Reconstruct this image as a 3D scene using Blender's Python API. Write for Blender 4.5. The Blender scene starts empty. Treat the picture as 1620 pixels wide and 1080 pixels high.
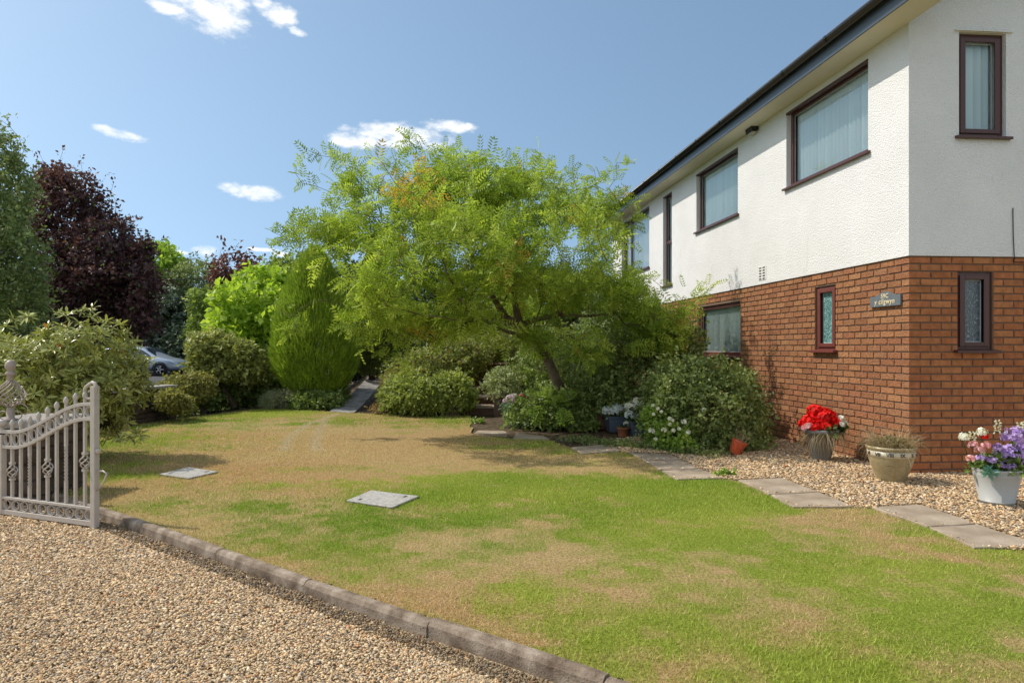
import bpy, math, numpy as np
from mathutils import Vector, Matrix
SC = bpy.context.scene
COL = SC.collection
# ------------------------------------------------------------------ camera, sky, sun, exposure
F, CX, HY, H = 1080.0, 810.0, 550.0, 1.276
cam_d = bpy.data.cameras.new("camera"); cam = bpy.data.objects.new("camera", cam_d); COL.objects.link(cam)
cam.location = (0, 0, H); cam.rotation_euler = (math.pi / 2, 0, 0)
cam_d.sensor_width = 36; cam_d.lens = 24; cam_d.shift_y = 10 / 1620; cam_d.clip_end = 3000; cam_d.clip_start = 0.05
SC.camera = cam
SUNV = Vector((-0.84, 0.20, 1.0)).normalized()          # towards the sun
SUN_EL = math.asin(SUNV.z); SUN_AZ = math.atan2(SUNV.x, SUNV.y)
world = bpy.data.worlds.new("World"); SC.world = world; world.use_nodes = True
SC.view_settings.view_transform = 'Standard'; SC.view_settings.look = 'None'; SC.view_settings.gamma = 1
SC.view_settings.exposure = 0.72
SC.cycles.max_bounces = 12; SC.cycles.diffuse_bounces = 7; SC.cycles.transparent_max_bounces = 12
SKY_STRENGTH = 0.15
def build_world():
    nt = world.node_tree; N = nt.nodes; L = nt.links; N.clear()
    out = N.new('ShaderNodeOutputWorld'); bg = N.new('ShaderNodeBackground'); bg.inputs[1].default_value = SKY_STRENGTH
    sky = N.new('ShaderNodeTexSky'); sky.sky_type = 'NISHITA'; sky.sun_disc = False
    sky.sun_elevation = SUN_EL; sky.sun_rotation = SUN_AZ; sky.air_density = 1.0; sky.dust_density = 0.7; sky.ozone_density = 1.0; sky.altitude = 100
    tc = N.new('ShaderNodeTexCoord')
    sx = N.new('ShaderNodeSeparateXYZ'); L.new(tc.outputs['Generated'], sx.inputs[0]); ab = N.new('ShaderNodeMath'); ab.operation = 'ABSOLUTE'; L.new(sx.outputs[2], ab.inputs[0]); ma = N.new('ShaderNodeMath'); ma.operation = 'MULTIPLY_ADD'; L.new(ab.outputs[0], ma.inputs[0]); ma.inputs[1].default_value = .74; ma.inputs[2].default_value = .28
    cb = N.new('ShaderNodeCombineXYZ'); L.new(sx.outputs[0], cb.inputs[0]); L.new(sx.outputs[1], cb.inputs[1]); L.new(ma.outputs[0], cb.inputs[2]); L.new(cb.outputs[0], sky.inputs[0])
    nrm = N.new('ShaderNodeVectorMath'); nrm.operation = 'NORMALIZE'; L.new(tc.outputs['Generated'], nrm.inputs[0])
    mp = N.new('ShaderNodeMapping'); mp.inputs['Scale'].default_value = (1, 1, 2.0); L.new(nrm.outputs[0], mp.inputs[0])
    no = N.new('ShaderNodeTexNoise'); no.inputs['Scale'].default_value = 30; no.inputs['Detail'].default_value = 9; no.inputs['Roughness'].default_value = 0.62
    L.new(mp.outputs[0], no.inputs['Vector'])
    nb = N.new('ShaderNodeMath'); nb.operation = 'SUBTRACT'; nb.inputs[1].default_value = 0.5; L.new(no.outputs[0], nb.inputs[0])
    # every small cloud stands at a fixed direction of the sky: centre azimuth/elevation, half widths in radians
    clouds = [(340, 14, .050, .030, -.15), (305, 4, .035, .014, 0), (415, 8, .012, .02, .4), (440, 26, .022, .014, 0), (470, 50, .012, .006, -.2), (268, 12, .026, .008, .1), (195, 214, .031, .0065, -.2),
              (395, 302, .038, .010, -.05), (640, 215, .075, .018, -.02), (705, 201, .048, .009, -.03), (325, 397, .016, .008, .0), (560, 222, .045, .010, 0),
              (445, 402, .012, .004, 0), (285, 400, .012, .003, 0), (415, 395, .02, .003, 0)]
    total = None
    for px, py, a, b, tilt in clouds:
        c = Vector(((px - CX) / F, 1, (HY - py) / F)).normalized()
        e = Vector((0, 0, 1)).cross(c).normalized() * -1; u = c.cross(e).normalized() * -1
        if u.z < 0: u = -u
        if e.x < 0: e = -e
        e2 = (e * math.cos(tilt) + u * math.sin(tilt)); u2 = (u * math.cos(tilt) - e * math.sin(tilt))
        def dot(v, k):
            d = N.new('ShaderNodeVectorMath'); d.operation = 'DOT_PRODUCT'; L.new(nrm.outputs[0], d.inputs[0]); d.inputs[1].default_value = v * k
            return d.outputs['Value']
        def m(op, x, y=None):
            q = N.new('ShaderNodeMath'); q.operation = op
            for i, w in enumerate((x, y)):
                if w is None: continue
                if isinstance(w, (int, float)): q.inputs[i].default_value = w
                else: L.new(w, q.inputs[i])
            return q.outputs[0]
        du, dv, dc = dot(e2, 1 / a), dot(u2, 1 / b), dot(c, 1)
        r = m('ADD', m('MULTIPLY', du, du), m('MULTIPLY', dv, dv))
        val = m('SUBTRACT', 1.0, r)
        val = m('MULTIPLY', m('MAXIMUM', m('MINIMUM', val, 1.0), -2.0), 1.0)
        val = m('ADD', val, m('ADD', m('MULTIPLY', nb.outputs[0], 4.6), 0.5))
        front = m('GREATER_THAN', dc, 0.5)
        val = m('MULTIPLY', m('MAXIMUM', val, 0.0), front)
        total = val if total is None else m('MAXIMUM', total, val)
    sm = N.new('ShaderNodeMapRange'); sm.interpolation_type = 'SMOOTHSTEP'; sm.inputs[1].default_value = 0.05; sm.inputs[2].default_value = 1.7; sm.inputs[4].default_value = 0.92
    L.new(total, sm.inputs[0])
    tint = N.new('ShaderNodeMix'); tint.data_type = 'RGBA'; tint.blend_type = 'MULTIPLY'; tint.inputs[0].default_value = 1
    L.new(sky.outputs[0], tint.inputs[6]); tint.inputs[7].default_value = (0.81, 0.83, 0.73, 1)
    # unseen cumulus added behind the camera as fill light for end wall and plants
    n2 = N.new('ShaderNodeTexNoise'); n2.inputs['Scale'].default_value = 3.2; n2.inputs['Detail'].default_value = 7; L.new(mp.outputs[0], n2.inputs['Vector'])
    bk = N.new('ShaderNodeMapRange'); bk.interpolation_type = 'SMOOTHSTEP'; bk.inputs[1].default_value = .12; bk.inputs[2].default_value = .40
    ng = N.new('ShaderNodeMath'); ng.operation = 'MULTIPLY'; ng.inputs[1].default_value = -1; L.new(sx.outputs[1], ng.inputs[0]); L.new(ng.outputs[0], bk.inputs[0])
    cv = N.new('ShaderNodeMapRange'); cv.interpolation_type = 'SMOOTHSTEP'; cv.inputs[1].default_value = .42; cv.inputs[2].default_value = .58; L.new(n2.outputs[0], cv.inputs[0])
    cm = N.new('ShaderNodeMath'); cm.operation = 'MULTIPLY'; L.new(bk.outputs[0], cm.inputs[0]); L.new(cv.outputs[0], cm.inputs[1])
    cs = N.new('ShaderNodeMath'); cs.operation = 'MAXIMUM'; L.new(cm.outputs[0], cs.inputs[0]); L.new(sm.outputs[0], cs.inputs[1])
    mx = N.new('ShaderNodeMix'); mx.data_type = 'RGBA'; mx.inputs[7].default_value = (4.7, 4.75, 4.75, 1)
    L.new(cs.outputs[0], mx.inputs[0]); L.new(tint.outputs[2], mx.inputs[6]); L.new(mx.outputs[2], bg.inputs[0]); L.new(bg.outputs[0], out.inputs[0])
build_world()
sun_d = bpy.data.lights.new("sun", 'SUN'); sun_d.energy = 2.62; sun_d.angle = math.radians(0.55); sun_d.color = (1.0, 0.93, 0.83)
sun = bpy.data.objects.new("sun", sun_d); COL.objects.link(sun); sun.location = (-20, 10, 30)
sun.rotation_euler = SUNV.to_track_quat('Z', 'Y').to_euler()

# ------------------------------------------------------------------ helpers
RNG = np.random.default_rng(7)
def W(px, py, Y): return np.array([(px - CX) / F * Y, Y, H - (py - HY) / F * Y])
def G(px, py, z=0.0):
    Y = (H - z) * F / (py - HY); return np.array([(px - CX) / F * Y, Y, z])
def nrm(v): return v / (np.linalg.norm(v, axis=-1, keepdims=True) + 1e-12)
def noise3(p, freq, seed=0):
    r = np.random.default_rng(1000 + seed); out = np.zeros(len(p)); amp = 0
    for o in range(3):
        K = nrm(r.normal(size=(5, 3))) * freq * (2.03 ** o); ph = r.uniform(0, 6.28, 5); a = 0.55 ** o
        out += a * np.sin(p @ K.T + ph).sum(1) / 2.2; amp += a
    return out / amp
def inpoly(x, y, poly):
    c = np.zeros(len(x), bool); n = len(poly)
    for i in range(n):
        x0, y0 = poly[i][0], poly[i][1]; x1, y1 = poly[(i + 1) % n][0], poly[(i + 1) % n][1]
        if y0 == y1: continue
        k = ((y0 > y) != (y1 > y)) & (x < (x1 - x0) * (y - y0) / (y1 - y0) + x0); c ^= k
    return c
def mesh(name, V, faces, mat=None, parent=None, smooth=False, col=None, rnd=None):
    """faces: list of int arrays (n,k); col/rnd are per face."""
    V = np.asarray(V, np.float32).reshape(-1, 3)
    if not isinstance(faces, (list, tuple)) or (len(faces) and np.ndim(faces[0]) == 1): faces = [np.asarray(faces)]
    faces = [np.asarray(f, np.int32) for f in faces if len(f)]
    me = bpy.data.meshes.new(name); me.vertices.add(len(V)); me.vertices.foreach_set('co', V.ravel())
    nl = sum(f.size for f in faces); npf = sum(len(f) for f in faces)
    me.loops.add(nl); me.loops.foreach_set('vertex_index', np.concatenate([f.ravel() for f in faces]))
    tot = np.concatenate([np.full(len(f), f.shape[1], np.int32) for f in faces]); start = np.concatenate([[0], np.cumsum(tot)[:-1]]).astype(np.int32)
    me.polygons.add(npf); me.polygons.foreach_set('loop_start', start)
    try: me.polygons.foreach_set('loop_total', tot)
    except Exception: pass
    me.polygons.foreach_set('use_smooth', np.full(npf, bool(smooth)))
    me.update(calc_edges=True)
    if rnd is not None:
        a = me.attributes.new('rnd', 'FLOAT', 'FACE'); a.data.foreach_set('value', np.asarray(rnd, np.float32))
    if col is not None:
        a = me.attributes.new('tint', 'FLOAT_COLOR', 'FACE'); c = np.ones((npf, 4), np.float32); c[:, :3] = col; a.data.foreach_set('color', c.ravel())
    if mat is not None:
        for mm in (mat if isinstance(mat, (list, tuple)) else [mat]): me.materials.append(mm)
    me.validate()
    o = bpy.data.objects.new(name, me); COL.objects.link(o)
    if parent is not None: o.parent = parent
    return o
class MB:
    """collects polygons (any size) in world or local coordinates and links them as one mesh object"""
    def __init__(s): s.v = []; s.f = []; s.sm = []
    def add(s, vs, fs, smooth=False):
        b = len(s.v); s.v += [tuple(map(float, q)) for q in vs]; s.f += [tuple(b + i for i in f) for f in fs]; s.sm += [smooth] * len(fs); return s
    def box(s, x0, x1, y0, y1, z0, z1, T=None, bev=0):
        c = [(x, y, z) for z in (z0, z1) for y in (y0, y1) for x in (x0, x1)]
        if T: c = [T(*p) for p in c]
        return s.add(c, [(0, 2, 3, 1), (4, 5, 7, 6), (0, 1, 5, 4), (2, 6, 7, 3), (0, 4, 6, 2), (1, 3, 7, 5)])
    def tube(s, pts, r, n=8, cap=True, smooth=True, closed=False):
        P = [np.asarray(p, float) for p in pts]; m = len(P); R = [r] * m if np.isscalar(r) else list(r); vs = []
        ref = None
        for i in range(m):
            d = (P[(i + 1) % m] - P[i - 1]) if closed else (P[min(i + 1, m - 1)] - P[max(i - 1, 0)]); d = d / (np.linalg.norm(d) + 1e-9)
            if ref is None: ref = np.array([0, 0, 1.0]) if abs(d[2]) < .9 else np.array([1.0, 0, 0])
            u = ref - d * ref.dot(d); u /= np.linalg.norm(u) + 1e-9; w = np.cross(d, u); ref = u
            for k in range(n):
                a = 2 * math.pi * k / n; vs.append(P[i] + R[i] * (math.cos(a) * u + math.sin(a) * w))
        fs = []
        for i in range(m if closed else m - 1):
            j = (i + 1) % m
            for k in range(n): fs.append((i * n + k, i * n + (k + 1) % n, j * n + (k + 1) % n, j * n + k))
        if cap and not closed: fs += [tuple(range(n))[::-1], tuple((m - 1) * n + k for k in range(n))]
        return s.add(vs, fs, smooth)
    def lathe(s, prof, n=32, c=(0, 0, 0), sq=1.0):
        vs = []
        for r, z in prof:
            for k in range(n):
                a = 2 * math.pi * k / n; vs.append((c[0] + r * math.cos(a), c[1] + r * math.sin(a), c[2] + z))
        m = len(prof); fs = [(i * n + k, i * n + (k + 1) % n, (i + 1) * n + (k + 1) % n, (i + 1) * n + k) for i in range(m - 1) for k in range(n)]
        if prof[0][0] > 1e-4: fs.append(tuple(range(n))[::-1])
        if prof[-1][0] > 1e-4: fs.append(tuple((m - 1) * n + k for k in range(n)))
        return s.add(vs, fs, True)
    def build(s, name, mat, parent=None, bevel=0, matidx=None):
        me = bpy.data.meshes.new(name); me.from_pydata(s.v, [], s.f)
        for mm in (mat if isinstance(mat, (list, tuple)) else [mat]): me.materials.append(mm)
        me.polygons.foreach_set('use_smooth', s.sm)
        me.update(); o = bpy.data.objects.new(name, me); COL.objects.link(o)
        if parent is not None: o.parent = parent
        if bevel:
            b = o.modifiers.new('bevel', 'BEVEL'); b.width = bevel; b.segments = 2; b.limit_method = 'ANGLE'; b.angle_limit = 0.6
        return o
def empty(name, loc=(0, 0, 0)):
    o = bpy.data.objects.new(name, None); COL.objects.link(o); o.location = loc; return o
def tag(o, label, cat, group=None):
    o['label'] = label; o['category'] = cat
    if group: o['group'] = group
    return o
def struct(o, kind='structure', label=None):
    o['kind'] = kind
    if label: o['label'] = label
    return o
def recentre(o, p):
    """move a mesh's own vertices so its origin stands at p (world) without moving the shape"""
    p = Vector([float(q) for q in p]); o.data.transform(Matrix.Translation(-p)); o.location = p; return o

# ------------------------------------------------------------------ materials
class NT:
    def __init__(s, name):
        s.m = bpy.data.materials.new(name); s.m.use_nodes = True; s.N = s.m.node_tree.nodes; s.L = s.m.node_tree.links
        s.b = s.N['Principled BSDF']; s.out = s.N['Material Output']; s._tc = None
    def tc(s, which='Object'):
        if s._tc is None: s._tc = s.N.new('ShaderNodeTexCoord')
        return s._tc.outputs[which]
    def noise(s, scale, detail=4, rough=.55, vec=None, which='Object', stretch=None):
        n = s.N.new('ShaderNodeTexNoise'); n.inputs['Scale'].default_value = scale; n.inputs['Detail'].default_value = detail; n.inputs['Roughness'].default_value = rough
        v = vec or s.tc(which)
        if stretch:
            mp = s.N.new('ShaderNodeMapping'); mp.inputs['Scale'].default_value = stretch; s.L.new(v, mp.inputs[0]); v = mp.outputs[0]
        s.L.new(v, n.inputs['Vector']); return n.outputs[0]
    def voro(s, scale, feature='F1', out='Distance'):
        n = s.N.new('ShaderNodeTexVoronoi'); n.feature = feature; n.inputs['Scale'].default_value = scale; s.L.new(s.tc(), n.inputs['Vector']); return n.outputs[out]
    def ramp(s, fac, stops):
        r = s.N.new('ShaderNodeValToRGB'); e = r.color_ramp.elements
        while len(e) < len(stops): e.new(0.5)
        for i, (p, c) in enumerate(stops): e[i].position = p; e[i].color = (*c, 1) if len(c) == 3 else c
        s.L.new(fac, r.inputs[0]); return r.outputs[0]
    def mix(s, fac, a, b, blend='MIX'):
        m = s.N.new('ShaderNodeMix'); m.data_type = 'RGBA'; m.blend_type = blend
        for i, v in ((0, fac), (6, a), (7, b)):
            if isinstance(v, (int, float)): m.inputs[i].default_value = v
            elif isinstance(v, tuple): m.inputs[i].default_value = (*v[:3], 1)
            else: s.L.new(v, m.inputs[i])
        return m.outputs[2]
    def math(s, op, a, b=None):
        m = s.N.new('ShaderNodeMath'); m.operation = op
        for i, v in enumerate((a, b)):
            if v is None: continue
            if isinstance(v, (int, float)): m.inputs[i].default_value = v
            else: s.L.new(v, m.inputs[i])
        return m.outputs[0]
    def attr(s, name, out='Fac'):
        a = s.N.new('ShaderNodeAttribute'); a.attribute_name = name; return a.outputs[out]
    def base(s, c):
        if isinstance(c, tuple): s.b.inputs['Base Color'].default_value = (*c[:3], 1)
        else: s.L.new(c, s.b.inputs['Base Color'])
        return s
    def set(s, **k):
        for n, v in k.items():
            i = s.b.inputs[{'rough': 'Roughness', 'metal': 'Metallic', 'spec': 'Specular IOR Level', 'trans': 'Transmission Weight', 'ior': 'IOR', 'coat': 'Coat Weight', 'alpha': 'Alpha', 'sheen': 'Sheen Weight'}[n]]
            if isinstance(v, (int, float)): i.default_value = v
            else: s.L.new(v, i)
        return s
    def bump(s, h, strength=.5, dist=.01):
        b = s.N.new('ShaderNodeBump'); b.inputs['Strength'].default_value = strength; b.inputs['Distance'].default_value = dist; s.L.new(h, b.inputs['Height'])
        s.L.new(b.outputs[0], s.b.inputs['Normal']); return s
def leafmat(name, dark, mid, light, transl=.35, rough=.5, spec=.35, freq=1.3, accent=None, acc_at=.97):
    warm = lambda c: (min(.7, (c[0] + .38 * max(0, c[1] - c[0])) * 1.15), min(.7, c[1] * 1.12), min(.7, c[2] * 1.25)) if c[1] > c[0] else c
    dark, mid, light = warm(dark), warm(mid), warm(light)
    t = NT(name); r = t.attr('rnd'); n = t.noise(freq, 2)
    f = t.math('ADD', t.math('MULTIPLY', r, .75), t.math('MULTIPLY', t.math('SUBTRACT', n, .38), .8))
    stops = [(.08, dark), (.5, mid), (.92, light)]
    c = t.ramp(f, stops)
    if accent: c = t.mix(t.math('GREATER_THAN', r, acc_at), c, accent)
    t.base(c).set(rough=rough, spec=spec)
    tr = t.N.new('ShaderNodeBsdfTranslucent'); mx = t.N.new('ShaderNodeMixShader'); mx.inputs[0].default_value = transl
    c2 = t.mix(1.0, c, (1.35, 1.4, .8), 'MULTIPLY'); t.L.new(c2, tr.inputs[0])
    t.L.new(t.b.outputs[0], mx.inputs[1]); t.L.new(tr.outputs[0], mx.inputs[2]); t.L.new(mx.outputs[0], t.out.inputs[0])
    return t.m
def plain(name, c, rough=.6, spec=.4, metal=0, var=.12, scale=30, bump=0, bscale=200):
    t = NT(name); n = t.noise(scale, 4)
    cc = t.mix(n, tuple(x * (1 - var) for x in c), tuple(min(1, x * (1 + var)) for x in c)); t.base(cc).set(rough=rough, spec=spec, metal=metal)
    if bump: t.bump(t.noise(bscale, 3), bump, .003)
    return t.m

# ------------------------------------------------------------------ foliage machinery
T_LEAF = (np.array([(0, 0, 0), (-.32, .48, .07), (0, 1, -.03), (.32, .48, .07)]), np.array([(0, 3, 2, 1)]))
T_LONG = (np.array([(0, 0, 0), (-.13, .35, .03), (-.12, .7, 0), (0, 1, -.10), (.12, .7, 0), (.13, .35, .03)]), np.array([(0, 5, 2, 1), (5, 4, 3, 2)]))
T_BLADE = (np.array([(-.05, 0, 0), (.05, 0, 0), (.035, .6, .05), (0, 1, .16)]), np.array([(0, 1, 2, 3)]))
def frond_template(pairs=5, ll=.34):
    V = [(-.012, 0, 0), (.012, 0, 0), (0, 1, -.22)]; Fq = []; Ft = [(0, 1, 2)]
    for i in range(pairs):
        t = .2 + .75 * i / (pairs - 1); z = -.22 * t * t; s = ll * (1 - .35 * abs(t - .5))
        for sd in (-1, 1):
            b = len(V); fw = .45 * s
            V += [(0, t, z), (sd * s * .42, t + fw * .1, z + .02), (sd * s, t + fw, z - .07), (sd * s * .5, t + fw * .95, z + .0)]
            Fq.append((b, b + 1, b + 2, b + 3))
    b = len(V); V += [(0, .94, -.19), (-.07, 1.05, -.24), (0, 1.2, -.3), (.07, 1.05, -.24)]; Fq.append((b, b + 3, b + 2, b + 1))
    return np.array(V), np.array(Fq)
T_FROND = frond_template()
def rosette_template(n=8):
    V = []; Fq = []; r = np.random.default_rng(5)
    for k in range(n):
        a = 2 * math.pi * k / n + r.uniform(-.3, .3); el = r.uniform(-.1, .75); L = r.uniform(.75, 1.1)
        d = np.array([math.cos(a) * math.cos(el), math.sin(el) * 1.0, math.sin(a) * math.cos(el)]); s = np.array([-math.sin(a), 0, math.cos(a)]); up = np.cross(s, d)
        b = len(V)
        for x, y, z in [(0, .05, 0), (-.10, .35, .03), (-.115, .68, -.01), (0, 1, -.12), (.115, .68, -.01), (.10, .35, .03)]: V.append(s * x * L + d * y * L + up * z)
        Fq += [(b, b + 5, b + 2, b + 1), (b + 5, b + 4, b + 3, b + 2)]
    return np.array(V), np.array(Fq)
T_ROSE = rosette_template()
def frames(axis, rng, flat=0.0):
    """side vectors and normals for leaf axes; flat>0 turns the leaf's face towards up"""
    n = nrm(rng.normal(size=axis.shape) * (1 - flat) + np.array([0, 0, 1.0]) * flat * 1.5); side = nrm(np.cross(axis, n)); return side, nrm(np.cross(side, axis))
def stamp(tpl, P, axis, size, rng, flat=0.3, rnd=None):
    T, Fc = tpl; n = len(P); s, nn = frames(axis, rng, flat); size = np.broadcast_to(size, (n,))
    V = P[:, None, :] + size[:, None, None] * (T[None, :, 0:1] * s[:, None, :] + T[None, :, 1:2] * axis[:, None, :] + T[None, :, 2:3] * nn[:, None, :])
    k = len(T); Fo = (Fc[None] + (np.arange(n) * k)[:, None, None]).reshape(-1, Fc.shape[1])
    if rnd is None: rnd = rng.random(n)
    return V.reshape(-1, 3), Fo, np.repeat(rnd, len(Fc))
def blobs_from_px(L):
    """(px, py, Y, rx_px, ry_px, depth radius m) -> centres, radii in metres"""
    c = np.array([W(a, b, Y) for a, b, Y, *_ in L]); r = np.array([[q[3] / F * q[2], (q[5] if len(q) > 5 else q[3] / F * q[2]), q[4] / F * q[2]] for q in L]); return c, r
def crown_pts(C, R, n, rng, shell=(.6, 1.0), rough=.22, freq=2.5, zmin=.03, seed=0, gap=-9, up_only=0):
    w = (R[:, 0] * R[:, 1] + R[:, 0] * R[:, 2] + R[:, 1] * R[:, 2]); w = w / w.sum(); i = rng.choice(len(C), n, p=w)
    d = nrm(rng.normal(size=(n, 3)))
    if up_only: d[:, 2] = np.where(d[:, 2] < -up_only, -d[:, 2], d[:, 2])
    r = shell[0] + (shell[1] - shell[0]) * rng.random(n) ** .6
    r = np.where(rng.random(n) < .10, r * (1 + np.minimum(rng.exponential(.14, n), .4)), r)
    p = C[i] + d * R[i] * r[:, None]
    k = 1 + rough * noise3(C[i] + d * R[i], freq, seed); p = C[i] + (p - C[i]) * k[:, None]
    keep = p[:, 2] > zmin
    for j in range(len(C)):                                   # drop what lies deep inside another lobe
        q = np.linalg.norm((p - C[j]) / R[j], axis=1); keep &= ~((q < .55) & (i != j))
    if gap > -9: keep &= noise3(p, freq * 1.6, seed + 5) > gap
    o = nrm(d / R[i]); return p[keep], o[keep]
def sprays(P, out, L, k, size, rng, tpl=T_LEAF, droop=.15, spread=.55, flat=.35, upb=.15, jit=.35, rnd_of=None):
    """a short twig at every point, k leaves along it"""
    n = len(P); d = nrm(out + rng.normal(size=(n, 3)) * spread + np.array([0, 0, upb])); L = L * rng.uniform(.6, 1.25, n)
    t = (np.arange(k) + .5) / k; ct = rng.random(n)
    pos = P[:, None, :] + d[:, None, :] * (t[None, :, None] - .5) * L[:, None, None] + np.array([0, 0, -1.0]) * (t[None, :, None] ** 2) * droop * L[:, None, None]
    pos = pos.reshape(-1, 3); ax = np.repeat(d, k, 0)
    sd = nrm(np.cross(ax, rng.normal(size=ax.shape))); ax = nrm(ax * .55 + sd * .8 + np.array([0, 0, -droop])); pos += rng.normal(size=pos.shape) * (L.mean() / k * jit)
    r = np.clip(np.repeat(ct, k) * .6 + rng.random(len(pos)) * .4, 0, 1)
    if rnd_of is not None: r = rnd_of(pos, r)
    sz = size * rng.uniform(.65, 1.25, len(pos))
    return stamp(tpl, pos, ax, sz, rng, flat, r)
def cat(parts):
    V = []; Fs = []; R = []; b = 0
    for v, f, r in parts: V.append(v); Fs.append(f + b); R.append(r); b += len(v)
    return np.concatenate(V), np.concatenate(Fs), np.concatenate(R)
def branches(nodes, parent, rad, n=5):
    """tapered limbs along every edge of the skeleton"""
    P = np.array(nodes); pa = np.array(parent); e = np.where(pa >= 0)[0]; a, b = P[pa[e]], P[e]; d = nrm(b - a)
    ref = np.where(np.abs(d[:, 2:3]) < .9, np.array([[0, 0, 1.0]]), np.array([[1.0, 0, 0]])); u = nrm(np.cross(d, ref)); w = np.cross(d, u)
    ra = np.minimum(rad[pa[e]], rad[e] * 1.6); rb = rad[e]; an = np.arange(n) * 2 * math.pi / n; cs, sn = np.cos(an), np.sin(an)
    ring = lambda c, r: c[:, None, :] + r[:, None, None] * (cs[None, :, None] * u[:, None, :] + sn[None, :, None] * w[:, None, :])
    ext = b + d * (rb * .5)[:, None]
    V = np.concatenate([ring(a, ra), ring(ext, rb)], 1).reshape(-1, 3); k = np.arange(n); q = np.stack([k, (k + 1) % n, (k + 1) % n + n, k + n], 1)
    return V, (q[None] + (np.arange(len(e)) * 2 * n)[:, None, None]).reshape(-1, 4)
def grow(skel, targets, rng, alpha=.35, step=.16, wob=.03, r0=.004, power=2.3, sag=0.0):
    """skel: list of (point, parent, radius or None). every target is joined to the cheapest node"""
    nodes = [np.array(s[0], float) for s in skel]; par = [s[1] for s in skel]; fix = [s[2] for s in skel]; ln = []
    for i, s in enumerate(skel): ln.append(0 if s[1] < 0 else ln[s[1]] + np.linalg.norm(nodes[i] - nodes[s[1]]))
    targets = sorted(targets, key=lambda t: min(np.linalg.norm(nodes[j] - t) for j in range(len(skel)))); tips = []
    cap = len(nodes) + 60 * len(targets); A = np.zeros((cap, 3)); A[:len(nodes)] = nodes; Ln = np.zeros(cap); Ln[:len(ln)] = ln; m = len(nodes)
    for t in targets:
        cost = np.linalg.norm(A[1:m] - t, axis=1) + alpha * Ln[1:m]; j = int(np.argmin(cost)) + 1; a = A[j].copy(); D = np.linalg.norm(t - a); k = max(1, int(D / step)); q = j
        bow = rng.normal(size=3) * wob * D; bow[2] += .10 * D - sag * D
        for s in range(1, k + 1):
            f = s / k; p = a + (t - a) * f + bow * math.sin(math.pi * f) + (rng.normal(size=3) * wob * .35 if s < k else 0)
            A[m] = p; Ln[m] = Ln[q] + D / k; par.append(q); fix.append(None); q = m; m += 1
        tips.append(q)
    rad = np.zeros(m)
    acc = np.zeros(m)
    for i in range(m - 1, -1, -1):
        r = acc[i] ** (1 / power) if acc[i] > 0 else r0
        rad[i] = fix[i] if fix[i] is not None else r
        if par[i] >= 0: acc[par[i]] += r ** power
    return A[:m], np.array(par), rad, tips
# ------------------------------------------------------------------ ground, lawn, drive, kerb
KERB_PX = [(10, 750), (40, 762), (76, 774), (113, 787), (151, 798), (200, 811), (278, 838), (370, 871), (463, 903), (500, 914), (600, 948), (700, 979), (793, 1008), (854, 1030), (947, 1058), (1000, 1076)]
kerb_in = [G(a, b, 0.02)[:2] for a, b in KERB_PX]
dk = nrm(kerb_in[-1] - kerb_in[-4]); kerb_in += [kerb_in[-1] + dk * s for s in (.5, 1.0, 1.8, 2.8)]
dk0 = nrm(kerb_in[0] - kerb_in[1]); kerb_in = [kerb_in[0] + dk0 * 6, kerb_in[0] + dk0 * 2] + kerb_in
kerb_in = np.array(kerb_in)
for _ in range(2): kerb_in[1:-1] = kerb_in[1:-1] * .5 + (kerb_in[:-2] + kerb_in[2:]) * .25
EDGE_PX = [(745, 662), (746, 686), (811, 694), (868, 695), (903, 708), (919, 718), (982, 714), (998, 718), (1047, 744), (1071, 758), (1142, 757), (1167, 760), (1219, 782), (1255, 802), (1349, 802), (1379, 803), (1469, 834), (1543, 867), (1650, 872)]
edge = [G(a, b)[:2] for a, b in EDGE_PX]; edge += [np.array([5.3, 4.1]), np.array([9, 3.6])]
FAR_PX = [(745, 657), (700, 657), (600, 655), (540, 652), (480, 648), (430, 646), (400, 648), (300, 660), (230, 669), (190, 677), (130, 690)]
far = [G(a, b)[:2] for a, b in FAR_PX]
lawn_poly = np.array(list(kerb_in[1:]) + [np.array([9, -1.0])] + edge[::-1] + far + [np.array([-9.5, 8.5])])
# house corner and wall directions
C0 = np.array([4.03, 6.92]); D1 = nrm(np.array([-120.0, 1080.0])); N1 = np.array([-D1[1], D1[0]]); D2 = nrm(np.array([.9965, .0836])); N2 = np.array([D2[1], -D2[0]]); L1, L2 = 11.65, 8.0
def LW(s, z, o=0): p = C0 + D1 * s + N1 * o; return np.array([p[0], p[1], z])       # on the long wall
def EW(s, z, o=0): p = C0 + D2 * s + N2 * o; return np.array([p[0], p[1], z])       # on the end wall
bed_poly = np.array(list(edge) + [(C0 + D2 * 6)] + [C0, C0 + D1 * 11.6, (C0 + D1 * 11.6) + np.array([-3.2, -2.0])])

grav_poly = np.array([G(915, 716)[:2], G(935, 701)[:2], G(1000, 692)[:2], G(1060, 690)[:2]] + [C0 + D1 * 5.5, C0, C0 + D2 * 6] + edge[:5:-1])
def grid_sheet(name, poly, z, mat, step=.25, kind='structure'):
    import mathutils
    me = bpy.data.meshes.new(name); n = len(poly); tess = mathutils.geometry.tessellate_polygon([[Vector((p[0], p[1], 0)) for p in poly]])
    me.from_pydata([(float(p[0]), float(p[1]), z) for p in poly], [], [tuple(t) for t in tess]); me.materials.append(mat)
    me.update(); o = bpy.data.objects.new(name, me); COL.objects.link(o); o['kind'] = kind
    bm_up(o); return o
import bmesh
def bm_up(o):
    bm = bmesh.new(); bm.from_mesh(o.data)
    for f in bm.faces:
        if f.normal.z < 0: f.normal_flip()
    bm.to_mesh(o.data); bm.free()

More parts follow.
